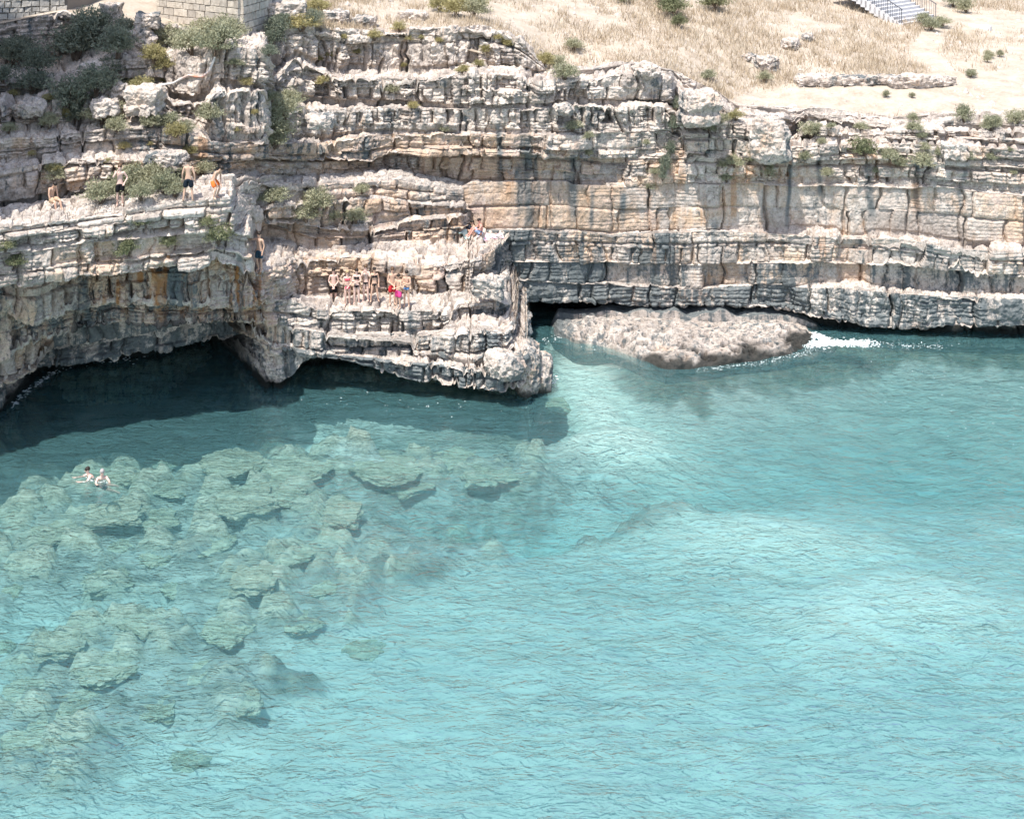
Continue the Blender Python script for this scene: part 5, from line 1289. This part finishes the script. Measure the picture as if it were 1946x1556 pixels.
# ---- the couple's things
def sheet(name, loc, w, h, rot, mat, seed, label):
    nx, ny = 16, 12; P = np.zeros((ny, nx, 3), f32)
    X_, Y_ = np.meshgrid(np.linspace(-w / 2, w / 2, nx), np.linspace(-h / 2, h / 2, ny))
    c, s = math.cos(rot), math.sin(rot)
    P[..., 0] = X_ * c - Y_ * s + loc.x; P[..., 1] = X_ * s + Y_ * c + loc.y
    for j in range(ny):
        for i in range(nx):
            g_ = drop(float(P[j, i, 0]), float(P[j, i, 1]), loc.z + 1.2)
            P[j, i, 2] = min(max(g_.z if g_ else loc.z, loc.z - .25), loc.z + .2)
    P[..., 2] = blur(P[..., 2:3].copy(), 3)[..., 0] + .05 + .02 * vnoise(P[..., 0] * 5, P[..., 1] * 5, 0 * P[..., 0], seed)
    T = P.copy(); T[..., 2] -= .035
    V = np.concatenate([P.reshape(-1, 3), T.reshape(-1, 3)]); F1 = grid_faces(ny, nx); F2 = F1[:, ::-1] + nx * ny
    o = link(name, mesh_np(name, V, np.concatenate([F1, F2]), mat, smooth=True), label=label, category='towel'); return o
t = NT('towel_print'); M_TOW = t.finish(t.ramp(t.noise(t.coord(), 4, 2), [(.45, (.80, .74, .76)), (.58, (.72, .40, .50))]), .95)
sheet('towel', hit(932, 449)[0], 1.3, .8, .15, M_TOW, 3, 'pink and white towel spread beside the seated couple')
sheet('towel', hit(880, 449)[0], .6, .5, .4, flat_mat('towel_mint', (.55, .70, .68), .95), 5, 'pale mint towel at the feet of the seated woman')
bl, _ = hit(887, 441)
bg_ = thing('beach_bag', bl + Vector((0, .1, .17)), 'dark blue bag standing behind the seated woman', 'bag')
blob_obj('bag_body', (0, 0, 0), (.26, .16, .24), flat_mat('bag_cloth', (.03, .035, .05), .8), bg_, 3)
link('handle', tube_mesh('handle', [(.14 * math.cos(a), 0, .2 + .16 * math.sin(a)) for a in np.linspace(0, 3.14, 10)], .015, cloth(BLACK)), bg_)

# ------------------------------------------------------------------ stones under water, foam
def sub_material():
    t = NT('submerged_stone'); p = t.coord()
    c = t.ramp(t.noise(p, 1.8, 6, .7), [(.3, (.20, .20, .15)), (.5, (.34, .335, .26)), (.7, (.46, .445, .36))])
    return t.finish(c, 1.0, t.noise(p, 6, 5, .7), .6, .08, 0)
M_SUB = sub_material()
SUBR = [(345, 838, 42, 14), (232, 888, 34, 14), (180, 905, 60, 18), (335, 932, 32, 14), (310, 870, 36, 12), (215, 968, 48, 16), (105, 1022, 44, 18), (225, 1025, 32, 14), (295, 1048, 30, 10), (205, 1092, 46, 18), (275, 1165, 46, 16), (112, 1245, 48, 20), (200, 1280, 52, 18), (50, 1295, 46, 18), (135, 1330, 44, 14), (300, 1335, 34, 12), (390, 1270, 44, 16), (560, 1045, 40, 14), (470, 950, 60, 22), (520, 920, 56, 18), (440, 870, 60, 14), (560, 880, 60, 14), (430, 1165, 44, 14), (570, 1185, 40, 12), (150, 1290, 30, 10), (30, 1065, 30, 10), (10, 1220, 20, 16), (690, 1220, 40, 10), (470, 1330, 36, 10), (650, 980, 50, 14), (740, 900, 60, 16), (1075, 790, 40, 16), (60, 1400, 50, 16), (360, 1430, 40, 12), (300, 985, 44, 12), (400, 1020, 46, 14), (340, 1100, 40, 14), (480, 1090, 44, 14), (620, 1105, 40, 12), (780, 980, 46, 12), (850, 870, 60, 14), (930, 900, 50, 12)]
sub_lib = [rock_mesh('submerged_boulder', (1, 1, .6), 60 + i, sub=5, box=.25 + .1 * i, bed=0, lump=.45, rough=.28, mat=M_SUB) for i in range(6)]
cols = {}
SUBR.sort()
rowname = lambda py: 'nearest the cave' if py < 900 else ('just below the swimmers' if py < 1050 else ('in mid water' if py < 1200 else 'near the lower left corner'))
for i, (px, py, rx_, ry_) in enumerate(SUBR):
    z = -1.6
    for _ in range(4):
        d = dof(py + 4, z); x_ = (px - CX) * d / FPX
        z = float(BZ[int(np.argmin(np.abs(by - d))), int(np.argmin(np.abs(bx - x_)))]) + .12
    R = rx_ * d / FPX
    ks = (rowname(py) if px < 760 else 'off the headland tip'); cols[ks] = cols.get(ks, 0) + 1
    o = link('submerged_boulder', sub_lib[i % 6], label='pale submerged boulder %s, %s from the left' % (ks, ORD[min(cols[ks] - 1, 20)]), category='boulder', group='pale boulders seen through the water')
    o.location = ((px - CX) * d / FPX, d, z - .16); o.scale = (R * 1.05, R * (.75 + .5 * hash1(i, 3)), .17 + .14 * float(hash1(i, 5))); o.rotation_euler[2] = i * 1.3
M_FOAM = NT('sea_foam').finish((.86, .88, .88), .8)
fr2 = np.random.default_rng(12)
FP = []
def foam_line(pts, n, wx, wy, rmin, rmax):
    a = np.array(pts, float); t_ = fr2.uniform(0, len(a) - 1, n)
    x = np.interp(t_, range(len(a)), a[:, 0]) + fr2.normal(0, wx, n); y = np.interp(t_, range(len(a)), a[:, 1]) + fr2.normal(0, wy, n)
    for i in range(n): FP.append((x[i], y[i], fr2.uniform(rmin, rmax)))
foam_line([(1545, 655), (1575, 652), (1610, 652), (1640, 654)], 1300, 16, 3.4, .01, .045)
foam_line([(1600, 655), (1700, 655), (1790, 660)], 240, 24, 3.2, .008, .022)
foam_line([(1515, 632), (1545, 636), (1570, 644)], 420, 6, 2, .012, .05)
foam_line([(1335, 701), (1400, 694), (1450, 686), (1510, 676), (1545, 664)], 260, 8, 2.4, .008, .022)
foam_line([(1012, 652), (1040, 645), (1070, 640), (1120, 652), (1180, 664)], 60, 10, 4, .012, .03)
foam_line([(1030, 712), (1045, 728), (1052, 720)], 60, 5, 4, .02, .05)
foam_line([(20, 775), (60, 735), (116, 698), (150, 690)], 160, 4, 2, .02, .06)
foam_line([(140, 690), (190, 685), (230, 678), (260, 690)], 60, 12, 4, .02, .05)
foam_line([(158, 912), (200, 915)], 26, 10, 3, .01, .025)
foam_line([(560, 755), (800, 770), (1000, 760)], 40, 60, 14, .01, .022)
foam_line([(1000, 640), (1946, 720), (1946, 800)], 70, 120, 30, .01, .022)
V = []; F = []
hx6 = [(math.cos(a), math.sin(a)) for a in np.linspace(0, 6.2832, 7)[:-1]]
for (px, py, rr) in FP:
    d = 27 * FPX / (py - HORIZON); x = (px - CX) * d / FPX
    zz = float(waves(np.array([x], f32), np.array([d], f32))[0]) + .004
    i0 = len(V); jx = fr2.uniform(.8, 2.6)
    for (a, b) in hx6: V.append((x + a * rr * jx, d + b * rr * fr2.uniform(.6, 1.2), zz - .01))
    V.append((x, d, zz + rr * .3))
    for k in range(6): F.append((i0 + k, i0 + (k + 1) % 6, i0 + 6))
link('sea_foam', mesh_np('sea_foam', np.array(V), np.array(F), M_FOAM), kind='stuff', label='white foam where small waves wash the rock shelf', category='foam')

for o in PROBES:
    me_ = o.data; bpy.data.objects.remove(o); bpy.data.meshes.remove(me_)
